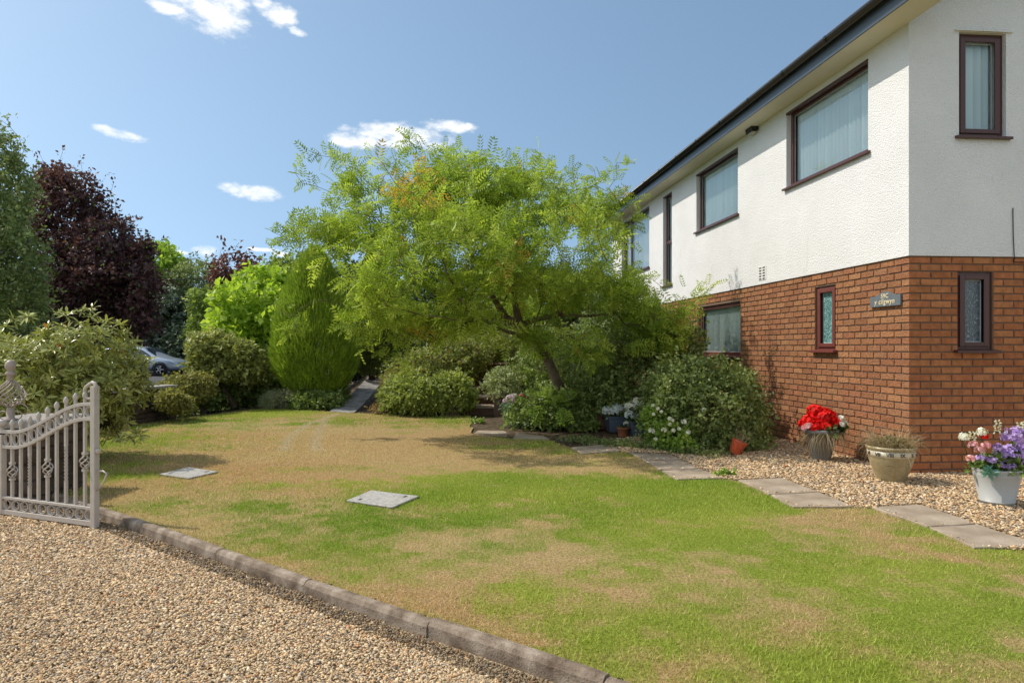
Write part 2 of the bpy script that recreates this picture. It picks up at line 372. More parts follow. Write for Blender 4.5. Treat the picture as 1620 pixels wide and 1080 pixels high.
# dryness of the lawn: green and straw patches that lie on the ground
GREEN = [(250, 700, 110, 28, 1.1), (850, 775, 270, 34, 1.2), (1000, 815, 210, 45, 1.0), (640, 800, 80, 18, .8), (720, 832, 150, 26, .6), (1400, 925, 200, 45, .8), (1560, 1000, 150, 80, 1.0), (1230, 850, 110, 40, .9), (1010, 985, 230, 50, .75),
         (1320, 1040, 240, 60, .8), (450, 855, 120, 24, .4), (560, 895, 90, 20, .4), (1215, 800, 60, 16, 1.0), (1370, 805, 90, 10, .9), (1470, 850, 60, 18, .9), (900, 690, 160, 18, .7), (340, 655, 150, 7, 1.2), (640, 657, 170, 5, .5), (1560, 872, 90, 9, .9), (220, 800, 50, 18, .3), (1010, 770, 140, 22, .6), (1150, 790, 100, 22, .8), (1400, 1080, 250, 60, .6)]
DRY = [(380, 700, 260, 40, .5), (620, 735, 240, 26, .55), (250, 850, 60, 9, .7), (420, 897, 70, 9, .6), (590, 950, 60, 9, .5), (700, 968, 70, 10, .6), (850, 1018, 60, 10, .9), (300, 830, 90, 20, .4), (560, 760, 120, 14, .5), (1560, 905, 120, 14, .7), (1250, 815, 110, 9, .6), (450, 690, 240, 32, 1.0), (260, 785, 140, 26, .9), (830, 728, 90, 10, .5), (1000, 742, 130, 10, .9), (760, 915, 150, 26, .45), (1150, 925, 150, 26, .5), (1330, 835, 170, 22, 1.0), (1500, 885, 150, 22, 1.0), (640, 700, 160, 25, .6), (830, 1000, 120, 18, .9), (420, 760, 120, 20, .6), (560, 985, 90, 20, .4), (930, 860, 150, 25, .35), (1080, 1050, 60, 30, .3)]
def dryness(x, y):
    p = np.stack([x, y, 0 * x], 1); d = np.full(len(x), .55); x0, y0 = x, y; x = x + .22 * noise3(p, 2.1, 41) + .10 * noise3(p, 6.5, 42); y = y + .28 * noise3(p, 2.3, 43) + .12 * noise3(p, 7, 44)
    for L, sg in ((GREEN, -1), (DRY, 1)):
        for px, py, rx, ry, a in L:
            c = G(px, py); rX = rx / F * c[1]; rY = (G(px, py - ry)[1] - G(px, py + ry)[1]) / 2
            d += sg * a * .27 * np.exp(-(((x - c[0]) / rX) ** 2 + ((y - c[1]) / rY) ** 2))
    d += .15 * noise3(p, 1.6, 3) + .19 * noise3(p, 4.3, 4) + .20 * noise3(p, 10, 5) + .16 * noise3(p, 26, 6)
    return np.clip(d, 0, 1)
TRACKS = [[(535, 654), (490, 670), (462, 688), (448, 712)], [(516, 662), (506, 680), (500, 695), (500, 712)]]
def pale(x, y):
    out = np.zeros(len(x))
    for T in TRACKS:
        q = [G(a, b)[:2] for a, b in T]
        for i in range(len(q) - 1):
            d = q[i + 1] - q[i]; t = np.clip(((x - q[i][0]) * d[0] + (y - q[i][1]) * d[1]) / d.dot(d), 0, 1)
            out = np.maximum(out, np.exp(-((x - q[i][0] - t * d[0]) ** 2 + (y - q[i][1] - t * d[1]) ** 2) / .07 ** 2))
    return out
def turf_colour(x, y, r):
    d = dryness(x, y); d = np.clip(d + (r - .5) * .62, 0, 1)[:, None]; g1 = np.array([.21, .32, .032]); g2 = np.array([.37, .43, .070]); s1 = np.array([.56, .44, .215]); s2 = np.array([.56, .39, .20])
    n = (noise3(np.stack([x, y, 0 * x], 1), 2.2, 9)[:, None] * .5 + .5).clip(0, 1); green = g1 * (1 - n) + g2 * n; straw = s1 * (1 - n) + s2 * n
    k = np.clip((d - .26) / .56, 0, 1); k = k * k * (3 - 2 * k); c = green * (1 - k) + straw * k
    pl = (pale(x, y) * .85)[:, None]; c = c * (1 - pl) + np.array([.55, .46, .30]) * pl
    return c
def lawn_sheet():
    st = .07; xs = np.arange(-10, 9.1, st); ys = np.arange(-1.2, 15.6, st); X, Y = np.meshgrid(xs, ys); cx, cy = X.ravel(), Y.ravel()
    ins = inpoly(cx + st / 2, cy + st / 2, lawn_poly).reshape(X.shape)
    z = .008 * noise3(np.stack([cx, cy, 0 * cx], 1), 1.1, 21) - .004
    V = np.stack([cx, cy, z], 1); w = len(xs); I, J = np.where(ins[:-1, :-1]); a = I * w + J; Fq = np.stack([a, a + 1, a + w + 1, a + w], 1)
    c = turf_colour(V[a, 0] + st / 2, V[a, 1] + st / 2, np.full(len(a), .5)) * .66
    used = np.unique(Fq); mp = np.zeros(len(V), int); mp[used] = np.arange(len(used))
    t = NT('turf_soil'); n = t.noise(60, 5); cc = t.mix(1.0, t.attr('tint', 'Color'), t.ramp(n, [(.25, (.55, .5, .45)), (.75, (1.3, 1.25, 1.2))]), 'MULTIPLY'); t.base(cc).set(rough=.95, spec=.1).bump(n, .8, .02)
    return struct(mesh('lawn', V[used], mp[Fq], t.m, col=c), label='short lawn with green and straw-dry patches')
def grass_blades():
    r = np.random.default_rng(11); XY = []
    for y0, y1, dens, sc in ((1.9, 3.4, 13000, 1.0), (3.4, 5.0, 9000, 1.15), (5.0, 7.5, 5200, 1.4), (7.5, 10.5, 2600, 1.8), (10.5, 15.3, 1500, 2.2)):
        wx = .98 * y1 + .8; n = int((y1 - y0) * 2 * wx * dens); x = r.uniform(-wx, min(wx, 9), n); y = r.uniform(y0, y1, n)
        k = inpoly(x, y, lawn_poly) & (np.abs(x) < .80 * y + .7); XY.append(np.stack([x[k], y[k], np.full(k.sum(), sc)], 1))
    A = np.concatenate(XY); x, y, sc = A.T
    for q in COVERS:
        k = ~inpoly(x, y, q); x, y, sc = x[k], y[k], sc[k]
    n = len(x); d = dryness(x, y); p3 = np.stack([x, y, 0 * x], 1)
    h = (.008 + .017 * r.random(n) ** 2.6 + .009 * np.clip(.6 - d, 0, 1) * 2 * (noise3(p3, 9, 31) * .5 + .6)) * (1 + (sc - 1) * .25)
    wd = .0019 * sc * r.uniform(.8, 1.4, n); th = r.uniform(0, 6.283, n); ln = h * r.uniform(.15, 1.1, n); la = r.uniform(0, 6.283, n)
    b = np.stack([x, y, np.full(n, -.003)], 1); sd = np.stack([np.cos(th), np.sin(th), 0 * th], 1) * wd[:, None]; tip = b + np.stack([np.cos(la) * ln, np.sin(la) * ln, h], 1)
    V = np.stack([b - sd, b + sd, tip], 1).reshape(-1, 3); Fc = np.arange(3 * n).reshape(-1, 3)
    rr = r.random(n); c = turf_colour(x, y, rr) * r.uniform(.7, 1.35, n)[:, None]
    t = NT('grass_blade'); t.base(t.attr('tint', 'Color')).set(rough=.6, spec=.25); tr = t.N.new('ShaderNodeBsdfTranslucent'); mx = t.N.new('ShaderNodeMixShader'); mx.inputs[0].default_value = .3
    t.L.new(t.mix(1.0, t.attr('tint', 'Color'), (1.3, 1.3, .8), 'MULTIPLY'), tr.inputs[0]); t.L.new(t.b.outputs[0], mx.inputs[1]); t.L.new(tr.outputs[0], mx.inputs[2]); t.L.new(mx.outputs[0], t.out.inputs[0])
    return struct(mesh('grass', V, Fc, t.m, col=c), 'stuff', 'mown grass blades, green and straw-dry')
def ico():
    bm = bmesh.new(); bmesh.ops.create_icosphere(bm, subdivisions=1, radius=1); V = np.array([v.co[:] for v in bm.verts]); Fc = np.array([[v.index for v in f.verts] for f in bm.faces]); bm.free(); return V, Fc
PEB = [(.52, .385, .23), (.60, .475, .31), (.45, .34, .22), (.66, .56, .42), (.44, .28, .15), (.27, .22, .18), (.38, .34, .29), (.50, .36, .21), (.20, .17, .145), (.44, .22, .11)]
PEBW = np.array([5, 5, 4, 2.2, 2.2, 2, 2, 3, 1, .5]); PEBW = PEBW / PEBW.sum()
def pebbles(name, x, y, z, size, seed, mat, bright=1.0):
    r = np.random.default_rng(seed); n = len(x); V0, F0 = ico(); k = len(V0)
    T = np.stack([V0 * (1 + .25 * r.normal(size=(k, 1))) for _ in range(12)]); ti = r.integers(0, 12, n); S = np.stack([size * r.uniform(.75, 1.5, n), size * r.uniform(.7, 1.0, n), size * r.uniform(.30, .55, n)], 1)
    v = T[ti] * S[:, None, :]; a = r.uniform(0, 6.283, n); b = r.normal(size=n) * .35; ca, sa, cb, sb = np.cos(a), np.sin(a), np.cos(b), np.sin(b)
    X = v[..., 0] * cb[:, None] + v[..., 2] * sb[:, None]; Z = -v[..., 0] * sb[:, None] + v[..., 2] * cb[:, None]; Yv = v[..., 1]
    P = np.stack([X * ca[:, None] - Yv * sa[:, None] + x[:, None], X * sa[:, None] + Yv * ca[:, None] + y[:, None], Z + z[:, None]], -1).reshape(-1, 3)
    Fc = (F0[None] + (np.arange(n) * k)[:, None, None]).reshape(-1, 3); c = np.array(PEB)[r.choice(len(PEB), n, p=PEBW)] * r.uniform(.8, 1.25, (n, 1)) * bright * np.array([1.12, 1.08, 1.0])
    return mesh(name, P, Fc, mat, smooth=True, col=np.repeat(np.clip(c, 0, .85), len(F0), 0))
def pebble_mat():
    t = NT('pebble'); n = t.noise(180, 3); t.base(t.mix(1.0, t.attr('tint', 'Color'), t.ramp(n, [(.2, (.7, .68, .65)), (.8, (1.25, 1.22, 1.2))]), 'MULTIPLY')).set(rough=.75, spec=.3); return t.m
def gravel_sheet_mat(name, k=1.0):
    t = NT(name); v = t.voro(70, out='Color'); d = t.voro(70); c = t.ramp(v, [(.0, (.30 * k, .235 * k, .155 * k)), (.35, (.42 * k, .33 * k, .21 * k)), (.65, (.52 * k, .42 * k, .27 * k)), (1, (.60 * k, .51 * k, .38 * k))])
    t.base(t.mix(t.noise(2.5, 3), c, t.mix(1.0, c, (.8, .78, .72), 'MULTIPLY'))).set(rough=.9, spec=.2).bump(t.math('SUBTRACT', 1.0, d), 1.0, .012); return t.m
COVERS = [np.array([G(a, b)[:2] for a, b in q]) for q in ([(252, 751), (297, 740), (345, 747), (299, 757.5)], [(548, 793), (587, 777), (663, 786), (621, 804)])]
SLABS = [[(748, 686), (756, 680.5), (797, 681), (804, 685)], [(811, 693), (817, 685), (860, 689), (868, 694)], [(903, 707), (966, 702), (982, 712), (919, 717)], [(998, 716), (1058, 718), (1076, 725), (1019, 728)],
         [(1021, 729), (1078, 726.5), (1106, 740), (1046, 743)], [(1048, 744), (1108, 741), (1142, 755), (1071, 757.5)], [(1167, 759), (1238, 756), (1296, 777.5), (1219, 781)], [(1220, 782), (1297, 778.5), (1350, 800), (1255, 801)],
         [(1379, 801), (1456, 798), (1546, 827.5), (1468, 832)], [(1470, 833.5), (1548, 829), (1652, 863), (1543, 866)]]
def soil_mat():
    t = NT('bed_soil'); n = t.noise(14, 6); t.base(t.ramp(n, [(.3, (.05, .036, .024)), (.55, (.11, .08, .05)), (.75, (.19, .15, .10))])).set(rough=.95, spec=.1).bump(t.noise(45, 5), .8, .03); return t.m
def build_setting():
    g = NT('rough_ground'); n = g.noise(.6, 5); g.base(g.ramp(n, [(.35, (.06, .09, .025)), (.65, (.13, .14, .05))])).set(rough=.95, spec=.1)
    m = MB(); m.add([(-700, -60, -.115), (700, -60, -.115), (700, 1500, -.115), (-700, 1500, -.115)], [(0, 1, 2, 3)]); struct(m.build('ground', g.m))
    # the garden is a step above the drive
    gp = [tuple(p) for p in kerb_in] + [(9, -1.2), (14, 2), (14, 26), (-8, 26), tuple(G(430, 640)[:2] + [0, .6]), tuple(G(150, 680)[:2] + [0, .3]), (-10.5, 9.0)]
    grid_sheet('garden_bed', np.array(gp), -.020, soil_mat())
    drive = grid_sheet('driveway', np.array([(-12, -2), (6, -2)] + [tuple(p) for p in kerb_in[::-1]] + [(-16, 9.5)]), -.056, gravel_sheet_mat('drive_gravel_base'))
    lawn_sheet(); grass_blades()
    grid_sheet('gravel_bed', grav_poly, -.006, gravel_sheet_mat('bed_gravel_base', 1.05))
    pm = pebble_mat(); r = np.random.default_rng(3)
    # loose stones of the drive
    dp = np.array([(-9, .5)] + [tuple(p) for p in kerb_in[::-1]] + [(-14, 9)]); XS = []
    for y0, y1, dens, sz in ((2.2, 3.2, 13500, .0062), (3.2, 4.3, 11000, .0069), (4.3, 5.8, 6400, .0086), (5.8, 8, 1800, .014)):
        n = int((y1 - y0) * 8 * dens); x = r.uniform(-7.5, .8, n); y = r.uniform(y0, y1, n); k = inpoly(x, y, dp) & (x > -.80 * y - .35); XS.append(np.stack([x[k], y[k], np.full(k.sum(), sz)], 1))
    A = np.concatenate(XS); n = len(A); big = 1 + (r.random(n) < .08) * r.uniform(.2, .8, n)
    kd = np.full(n, 9.0)
    for i in range(len(kerb_in) - 1):
        a, b = kerb_in[i], kerb_in[i + 1]; d = b - a; t = np.clip(((A[:, :2] - a) @ d) / d.dot(d), 0, 1); kd = np.minimum(kd, np.linalg.norm(A[:, :2] - a - t[:, None] * d, axis=1))
    zz = -.051 + .006 * r.random(n) + .012 * noise3(np.stack([A[:, 0], A[:, 1], 0 * A[:, 0]], 1), 2.0, 8); 
    k = kd > .09; o = pebbles('driveway_stones', A[k, 0], A[k, 1], zz[k], (A[:, 2] * r.uniform(.6, 1.35, n) * big)[k], 5, pm); struct(o, 'stuff', 'loose tan and grey gravel of the drive')
    k2 = (kd <= .19) & (kd > .08) & (r.random(n) < .55)  # stones close to the kerb take a darker tint
    o = pebbles('kerbside_stones', A[k2, 0], A[k2, 1], zz[k2] + .009, (A[:, 2] * 1.1)[k2], 6, pm, .42); struct(o, 'stuff', 'darker stones lying along the kerb')
    XS = []
    for y0, y1, dens, sz in ((3.6, 5.6, 3000, .0125), (5.6, 7.2, 2700, .0135), (7.2, 9.2, 1700, .0165), (9.2, 12, 900, .021)):
        n = int((y1 - y0) * 8 * dens); x = r.uniform(.3, 8.3, n); y = r.uniform(y0, y1, n); k = inpoly(x, y, grav_poly) & (x < .80 * y + .4)
        for q in SLABS: k &= ~inpoly(x, y, [G(a, b)[:2] for a, b in q])
        XS.append(np.stack([x[k], y[k], np.full(k.sum(), sz)], 1))
    A = np.concatenate(XS); n = len(A); o = pebbles('gravel_stones', A[:, 0], A[:, 1], .002 + .014 * r.random(n), A[:, 2] * r.uniform(.55, 1.3, n), 7, pm, .97); struct(o, 'stuff', 'golden gravel between the paving slabs and the house')
    # kerb stones with fine joints
    k = NT('kerb_concrete'); n1 = k.noise(9, 5); n2 = k.noise(120, 3); c = k.ramp(n1, [(.3, (.12, .085, .058)), (.5, (.245, .19, .14)), (.7, (.40, .33, .26))]); k.base(k.mix(k.math('GREATER_THAN', n2, .62), c, k.mix(1.0, c, (.6, .6, .6), 'MULTIPLY'))).set(rough=.9, spec=.2).bump(n2, .7, .006)
    prof = [(0.0, -.13), (0.0, .010), (-.010, .020), (-.034, .022), (-.052, .015), (-.063, -.004), (-.070, -.13)]
    seg = np.linalg.norm(np.diff(kerb_in, axis=0), axis=1); cum = np.concatenate([[0], np.cumsum(seg)]); tot = cum[-1]
    def at(s): return np.array([np.interp(s, cum, kerb_in[:, 0]), np.interp(s, cum, kerb_in[:, 1])])
    m = MB(); s = 0.0; jr = np.random.default_rng(2)
    while s < tot - .1:
        e = min(tot, s + .915); ns = 7; vs = []; dz = jr.normal() * .0025; dx = jr.normal() * .003
        for i in range(ns + 1):
            q = s + .002 + (e - s - .004) * i / ns; p = at(q); d = nrm(at(min(q + .15, tot)) - at(max(q - .15, 0))); nl = np.array([-d[1], d[0]]); pull = .003 if i in (0, ns) else 0
            for a, z in prof: vs.append((p[0] - nl[0] * (-a + dx - pull * (a < -.05)) , p[1] - nl[1] * (-a + dx), z + dz - pull * (z > 0)))
        np_ = len(prof); fs = [(i * np_ + j, i * np_ + j + 1, (i + 1) * np_ + j + 1, (i + 1) * np_ + j) for i in range(ns) for j in range(np_ - 1)]
        fs += [tuple(range(np_)), tuple(ns * np_ + j for j in range(np_))[::-1]]; m.add(vs, fs, False); s = e
    struct(m.build('kerb', k.m), label='weathered concrete kerb between drive and lawn')
    # road behind
    rd = NT('asphalt'); n = rd.noise(3, 5); rd.base(rd.ramp(n, [(.3, (.05, .052, .058)), (.7, (.085, .088, .095))])).set(rough=.8, spec=.3).bump(rd.noise(220, 3), .3, .005)
    m = MB(); m.add([(-60, 19.5, -.10), (-1, 19.5, -.10), (-3, 47, -.10), (-60, 47, -.10)], [(0, 1, 2, 3)]); struct(m.build('road', rd.m))
    # path that climbs between the clipped conifer and the heather
    pt = NT('path_stone'); n = pt.noise(5, 6); pt.base(pt.ramp(n, [(.3, (.12, .11, .10)), (.5, (.22, .21, .20)), (.7, (.31, .30, .28))])).set(rough=.9, spec=.2).bump(pt.noise(40, 4), .6, .02)
    m = MB(); L = [G(512, 652), G(545, 651)]; rows = [((518, 652), (560, 652), .0, 13.5), ((534, 644), (573, 645), .07, 14.4), ((558, 632), (591, 632), .28, 15.4), ((576, 620), (605, 620), .48, 16.4), ((590, 606), (616, 606), .66, 17.6)]
    vs = []
    for (a, b), (c_, d_), z, Y in rows:
        vs += [((a - CX) / F * Y, Y, z - .01), ((c_ - CX) / F * Y, Y, z - .005)]
    base = len(vs); vs += [(x, y, -.05) for x, y, z in vs]
    fs = [(2 * i, 2 * i + 1, 2 * i + 3, 2 * i + 2) for i in range(len(rows) - 1)] + [(base + 2 * i, 2 * i, 2 * i + 2, base + 2 * i + 2) for i in range(len(rows) - 1)] + [(2 * i + 1, base + 2 * i + 1, base + 2 * i + 3, 2 * i + 3) for i in range(len(rows) - 1)]
    m.add(vs, fs, False); struct(m.build('path', pt.m), label='grey stone path climbing past the clipped conifer')
    # bank behind the beds
    bk = soil_mat(); m = MB(); xs = np.linspace(-4.6, 3.4, 30); ys = np.linspace(14.0, 26, 20); vs = []; 
    for y in ys:
        for x in xs:
            t = min(1, max(0, (y - 14.2 - (1.0 if -.85 < x < -.2 else 0)) / 5.5)); e = min(1, max(0, (x + 4.6) / 1.2)) * min(1, max(0, (2.6 - x) / 1.2)); vs.append((x, y, -.03 + 1.25 * e * t * t * (3 - 2 * t)))
    w = len(xs); m.add(vs, [(j * w + i, j * w + i + 1, (j + 1) * w + i + 1, (j + 1) * w + i) for j in range(len(ys) - 1) for i in range(w - 1)], True); struct(m.build('planted_bank', bk), label='dark soil bank rising behind the beds')
build_setting()

# ------------------------------------------------------------------ paving slabs, covers
def slab_thing(name, quad, th, mat, lab, cat_, grp=None, seed=0, z0=-.018, irregular=.0):
    r = np.random.default_rng(seed); c = sum(quad) / 4; vs = []; top = []
    q = [np.array(p) for p in quad]; n = 4; ring = []
    for i in range(4):
        a, b = q[i], q[(i + 1) % 4]
        for t in (0.02, .34, .66, .98): ring.append(a + (b - a) * t + r.normal(size=2) * irregular)
    k = len(ring); V = []
    for z, ins in ((z0, 0), (th - .004, 0), (th, .006)):
        for p in ring: d = c - p; d = d / (np.linalg.norm(d) + 1e-9); V.append((p[0] + d[0] * ins - c[0], p[1] + d[1] * ins - c[1], z))
    m = MB(); m.add(V, [(l * k + i, l * k + (i + 1) % k, (l + 1) * k + (i + 1) % k, (l + 1) * k + i) for l in range(2) for i in range(k)] + [tuple(2 * k + i for i in range(k))])
    o = m.build(name, mat); o.location = (c[0], c[1], 0); bm = bmesh.new(); bm.from_mesh(o.data); bmesh.ops.recalc_face_normals(bm, faces=bm.faces); bm.to_mesh(o.data); bm.free()
    tag(o, lab, cat_, grp); return o
def build_slabs():
    t = NT('paving_stone'); n1 = t.noise(3.2, 6); n2 = t.noise(70, 4); oi = t.N.new('ShaderNodeObjectInfo')
    c = t.ramp(n1, [(.3, (.22, .17, .118)), (.5, (.33, .262, .19)), (.7, (.43, .355, .27))]); c = t.mix(t.math('GREATER_THAN', n2, .63), c, (.2, .18, .16)); t.base(c).set(rough=.88, spec=.25).bump(n2, .5, .006)
    labs = ['smallest far paving slab at the foot of the brick steps', 'narrow far paving slab under the pink flowers', 'pale paving slab below the blue flower pots', 'shaded paving slab below the white roses, farthest of the joined row', 'middle shaded slab of the row of three below the round shrub',
            'shaded slab nearest the camera in the row of three below the round shrub', 'sunlit slab on the lawn edge, far half of the joined pair left of the red geranium pot', 'sunlit slab, near half of the joined pair left of the numeral pot', 'sunlit slab in front of the beige numeral pot', 'large slab at the right, nearest the grey hydrangea pot']
    for i, q in enumerate(SLABS): slab_thing('paving_slab', [G(a, b, .012)[:2] for a, b in q], .014, t.m, labs[i], 'paving slab', 'stone slabs set along the lawn edge', i, irregular=.006)
    t = NT('cover_concrete'); v = t.noise(30, 6, .7); n = t.noise(6, 4); c = t.ramp(v, [(.32, (.20, .19, .17)), (.5, (.40, .385, .355)), (.7, (.54, .52, .48))]); c = t.mix(t.math('MULTIPLY', n, .5), c, (.3, .28, .25)); t.base(c).set(rough=.9, spec=.2).bump(v, .6, .008)
    dm = plain('dark_recess', (.03, .028, .025), .9)
    labs = ['grey concrete manhole cover in the lawn near the gate', 'grey concrete manhole cover in the middle of the lawn']
    for i, q in enumerate(COVERS):
        c = sum(q) / 4; o = slab_thing('manhole_cover', list(q), .012, t.m, labs[i], 'manhole cover', 'square covers let into the lawn', 20 + i)
        m = MB(); ring = [(p - c) * s for s in (1.035, 1.005) for p in q]; m.add([(p[0], p[1], .004) for p in ring], [(i2, (i2 + 1) % 4, 4 + (i2 + 1) % 4, 4 + i2) for i2 in range(4)]); m.build('cover_frame', dm, o)
        for a, b in ((0, 2), (2, 0)):
            p = (q[a] - c) * .62; m = MB(); d = nrm(q[(a + 1) % 4] - q[a]) * .028; e = np.array([-d[1], d[0]]) * .4
            m.add([(p[0] - d[0] - e[0], p[1] - d[1] - e[1], .0135), (p[0] + d[0] - e[0], p[1] + d[1] - e[1], .0135), (p[0] + d[0] + e[0], p[1] + d[1] + e[1], .0135), (p[0] - d[0] + e[0], p[1] - d[1] + e[1], .0135)], [(0, 1, 2, 3)]); m.build('lifting_slot', dm, o)
build_slabs()
# ------------------------------------------------------------------ house
VPX = 690.0
def l_s(px): return ((F / (156.07 * (px - VPX) / 748.9)) - 6.92) / D1[1]          # distance along the long wall
def l_z(px, py): return H + (HY - py) / (156.07 * (px - VPX) / 748.9)
def e_t(px):                                                                       # distance along the end wall
    k = (px - CX) / F; return (C0[0] - k * C0[1]) / (k * D2[1] - D2[0])
def e_z(px, py): return H + (HY - py) / F * (C0[1] + D2[1] * e_t(px))
def lwin(xl, xr, yt, yb, ref):
    """left/right px of the opening; top and bottom px measured at column ref"""
    a, b = l_s(xr), l_s(xl); return [a, b, l_z(ref, yb), l_z(ref, yt)]
ZB = 2.207; ZS = 4.55                                                               # top of the brickwork; soffit
HL = {'big': lwin(1247, 1377, 93, 239, 1377), 'mid': lwin(1104, 1170, 233, 338, 1170), 'slim': lwin(1051, 1065, 303, 449, 1065), 'corner': lwin(985, 1029, 326, 422, 1029),
      'low': lwin(1105, 1172, 476, 563, 1172), 'frost': lwin(1290.5, 1323, 449.5, 553, 1323)}
def ewin(xl, xr, yt, yb): return [e_t(xl), e_t(xr), e_z((xl + xr) / 2, yb), e_z((xl + xr) / 2, yt)]
HE = {'up': ewin(1514, 1588, 54, 217), 'down': ewin(1514, 1570, 430, 553)}
def wall_panel(m, fr, s0, s1, z0, z1, holes, o, depth, mat_rev=True, top=None):
    ss = sorted({s0, s1} | {h[i] for h in holes for i in (0, 1)}); zs = sorted({z0, z1} | {h[i] for h in holes for i in (2, 3)})
    for i in range(len(ss) - 1):
        for j in range(len(zs) - 1):
            a, b, c, d = ss[i], ss[i + 1], zs[j], zs[j + 1]; ms, mz = (a + b) / 2, (c + d) / 2
            if any(h[0] < ms < h[1] and h[2] < mz < h[3] for h in holes): continue
            m.add([fr(a, c, o), fr(b, c, o), fr(b, d, o), fr(a, d, o)], [(0, 1, 2, 3)])
    for h in holes:
        a, b, c, d = h; c = max(c, z0); d = min(d, z1)
        for p, q in (((a, c), (b, c)), ((b, c), (b, d)), ((b, d), (a, d)), ((a, d), (a, c))):
            m.add([fr(p[0], p[1], o), fr(q[0], q[1], o), fr(q[0], q[1], o - depth), fr(p[0], p[1], o - depth)], [(0, 1, 2, 3)])
def fixn(o):
    bm = bmesh.new(); bm.from_mesh(o.data); bmesh.ops.recalc_face_normals(bm, faces=bm.faces); bm.to_mesh(o.data); bm.free(); return o
def brick_mesh(name, fr, length, holes, mat, parent, seed, smoothk):
    r = np.random.default_rng(seed); V = []; C = []; pal = np.array([(.42, .195, .10), (.45, .215, .11), (.39, .175, .09), (.42, .185, .10), (.47, .235, .12), (.37, .165, .088), (.41, .20, .11)])
    if smoothk: pal = pal * np.array([1.05, .90, .78])
    z = ZB - 30 * .0745; row = 0
    while z < ZB - .01:
        z1 = z + .0645; s = 0.0 if row % 2 else -.1125; first = True
        while s < length:
            a, b = max(s, 0), min(s + .215, length)
            if b - a > .03:
                spans = [(a, b)]
                for h in holes:
                    if h[2] - .03 < (z + z1) / 2 < h[3] + .005:
                        spans = [q for p in spans for q in ((p[0], min(p[1], h[0] - .001)), (max(p[0], h[1] + .001), p[1])) if q[1] - q[0] > .02]
                for p, q in spans:
                    f = r.uniform(.009, .0125); i = .0035; ss0 = p + (0 if p < .001 else i); back = -.02; pb = p + (.02 if p < .001 else 0)
                    V.append([fr(pb, z, back), fr(q, z, back), fr(q, z1, back), fr(pb, z1, back), fr(ss0, z + i, f), fr(q - i, z + i, f), fr(q - i, z1 - i, f), fr(ss0, z1 - i, f)] if p < .001 else
                             [fr(p, z, back), fr(q, z, back), fr(q, z1, back), fr(p, z1, back), fr(ss0, z + i, f), fr(q - i, z + i, f), fr(q - i, z1 - i, f), fr(ss0, z1 - i, f)])
                    if p < .001:
                        V[-1][4] = fr(-.0085, z + i, .010); V[-1][7] = fr(-.0085, z1 - i, .010)
                    C.append(pal[r.integers(0, len(pal))] * r.uniform(.91, 1.08) * np.array([.86, .85, .79]))
            s += .225
        z += .0745; row += 1
    n = len(V); V = np.array(V).reshape(-1, 3); Fq = np.array([(4, 5, 6, 7), (0, 1, 5, 4), (1, 2, 6, 5), (2, 3, 7, 6), (3, 0, 4, 7)]); Fc = (Fq[None] + (np.arange(n) * 8)[:, None, None]).reshape(-1, 4)
    o = mesh(name, V, Fc, mat, parent, col=np.repeat(np.array(C), 5, 0)); return fixn(o)
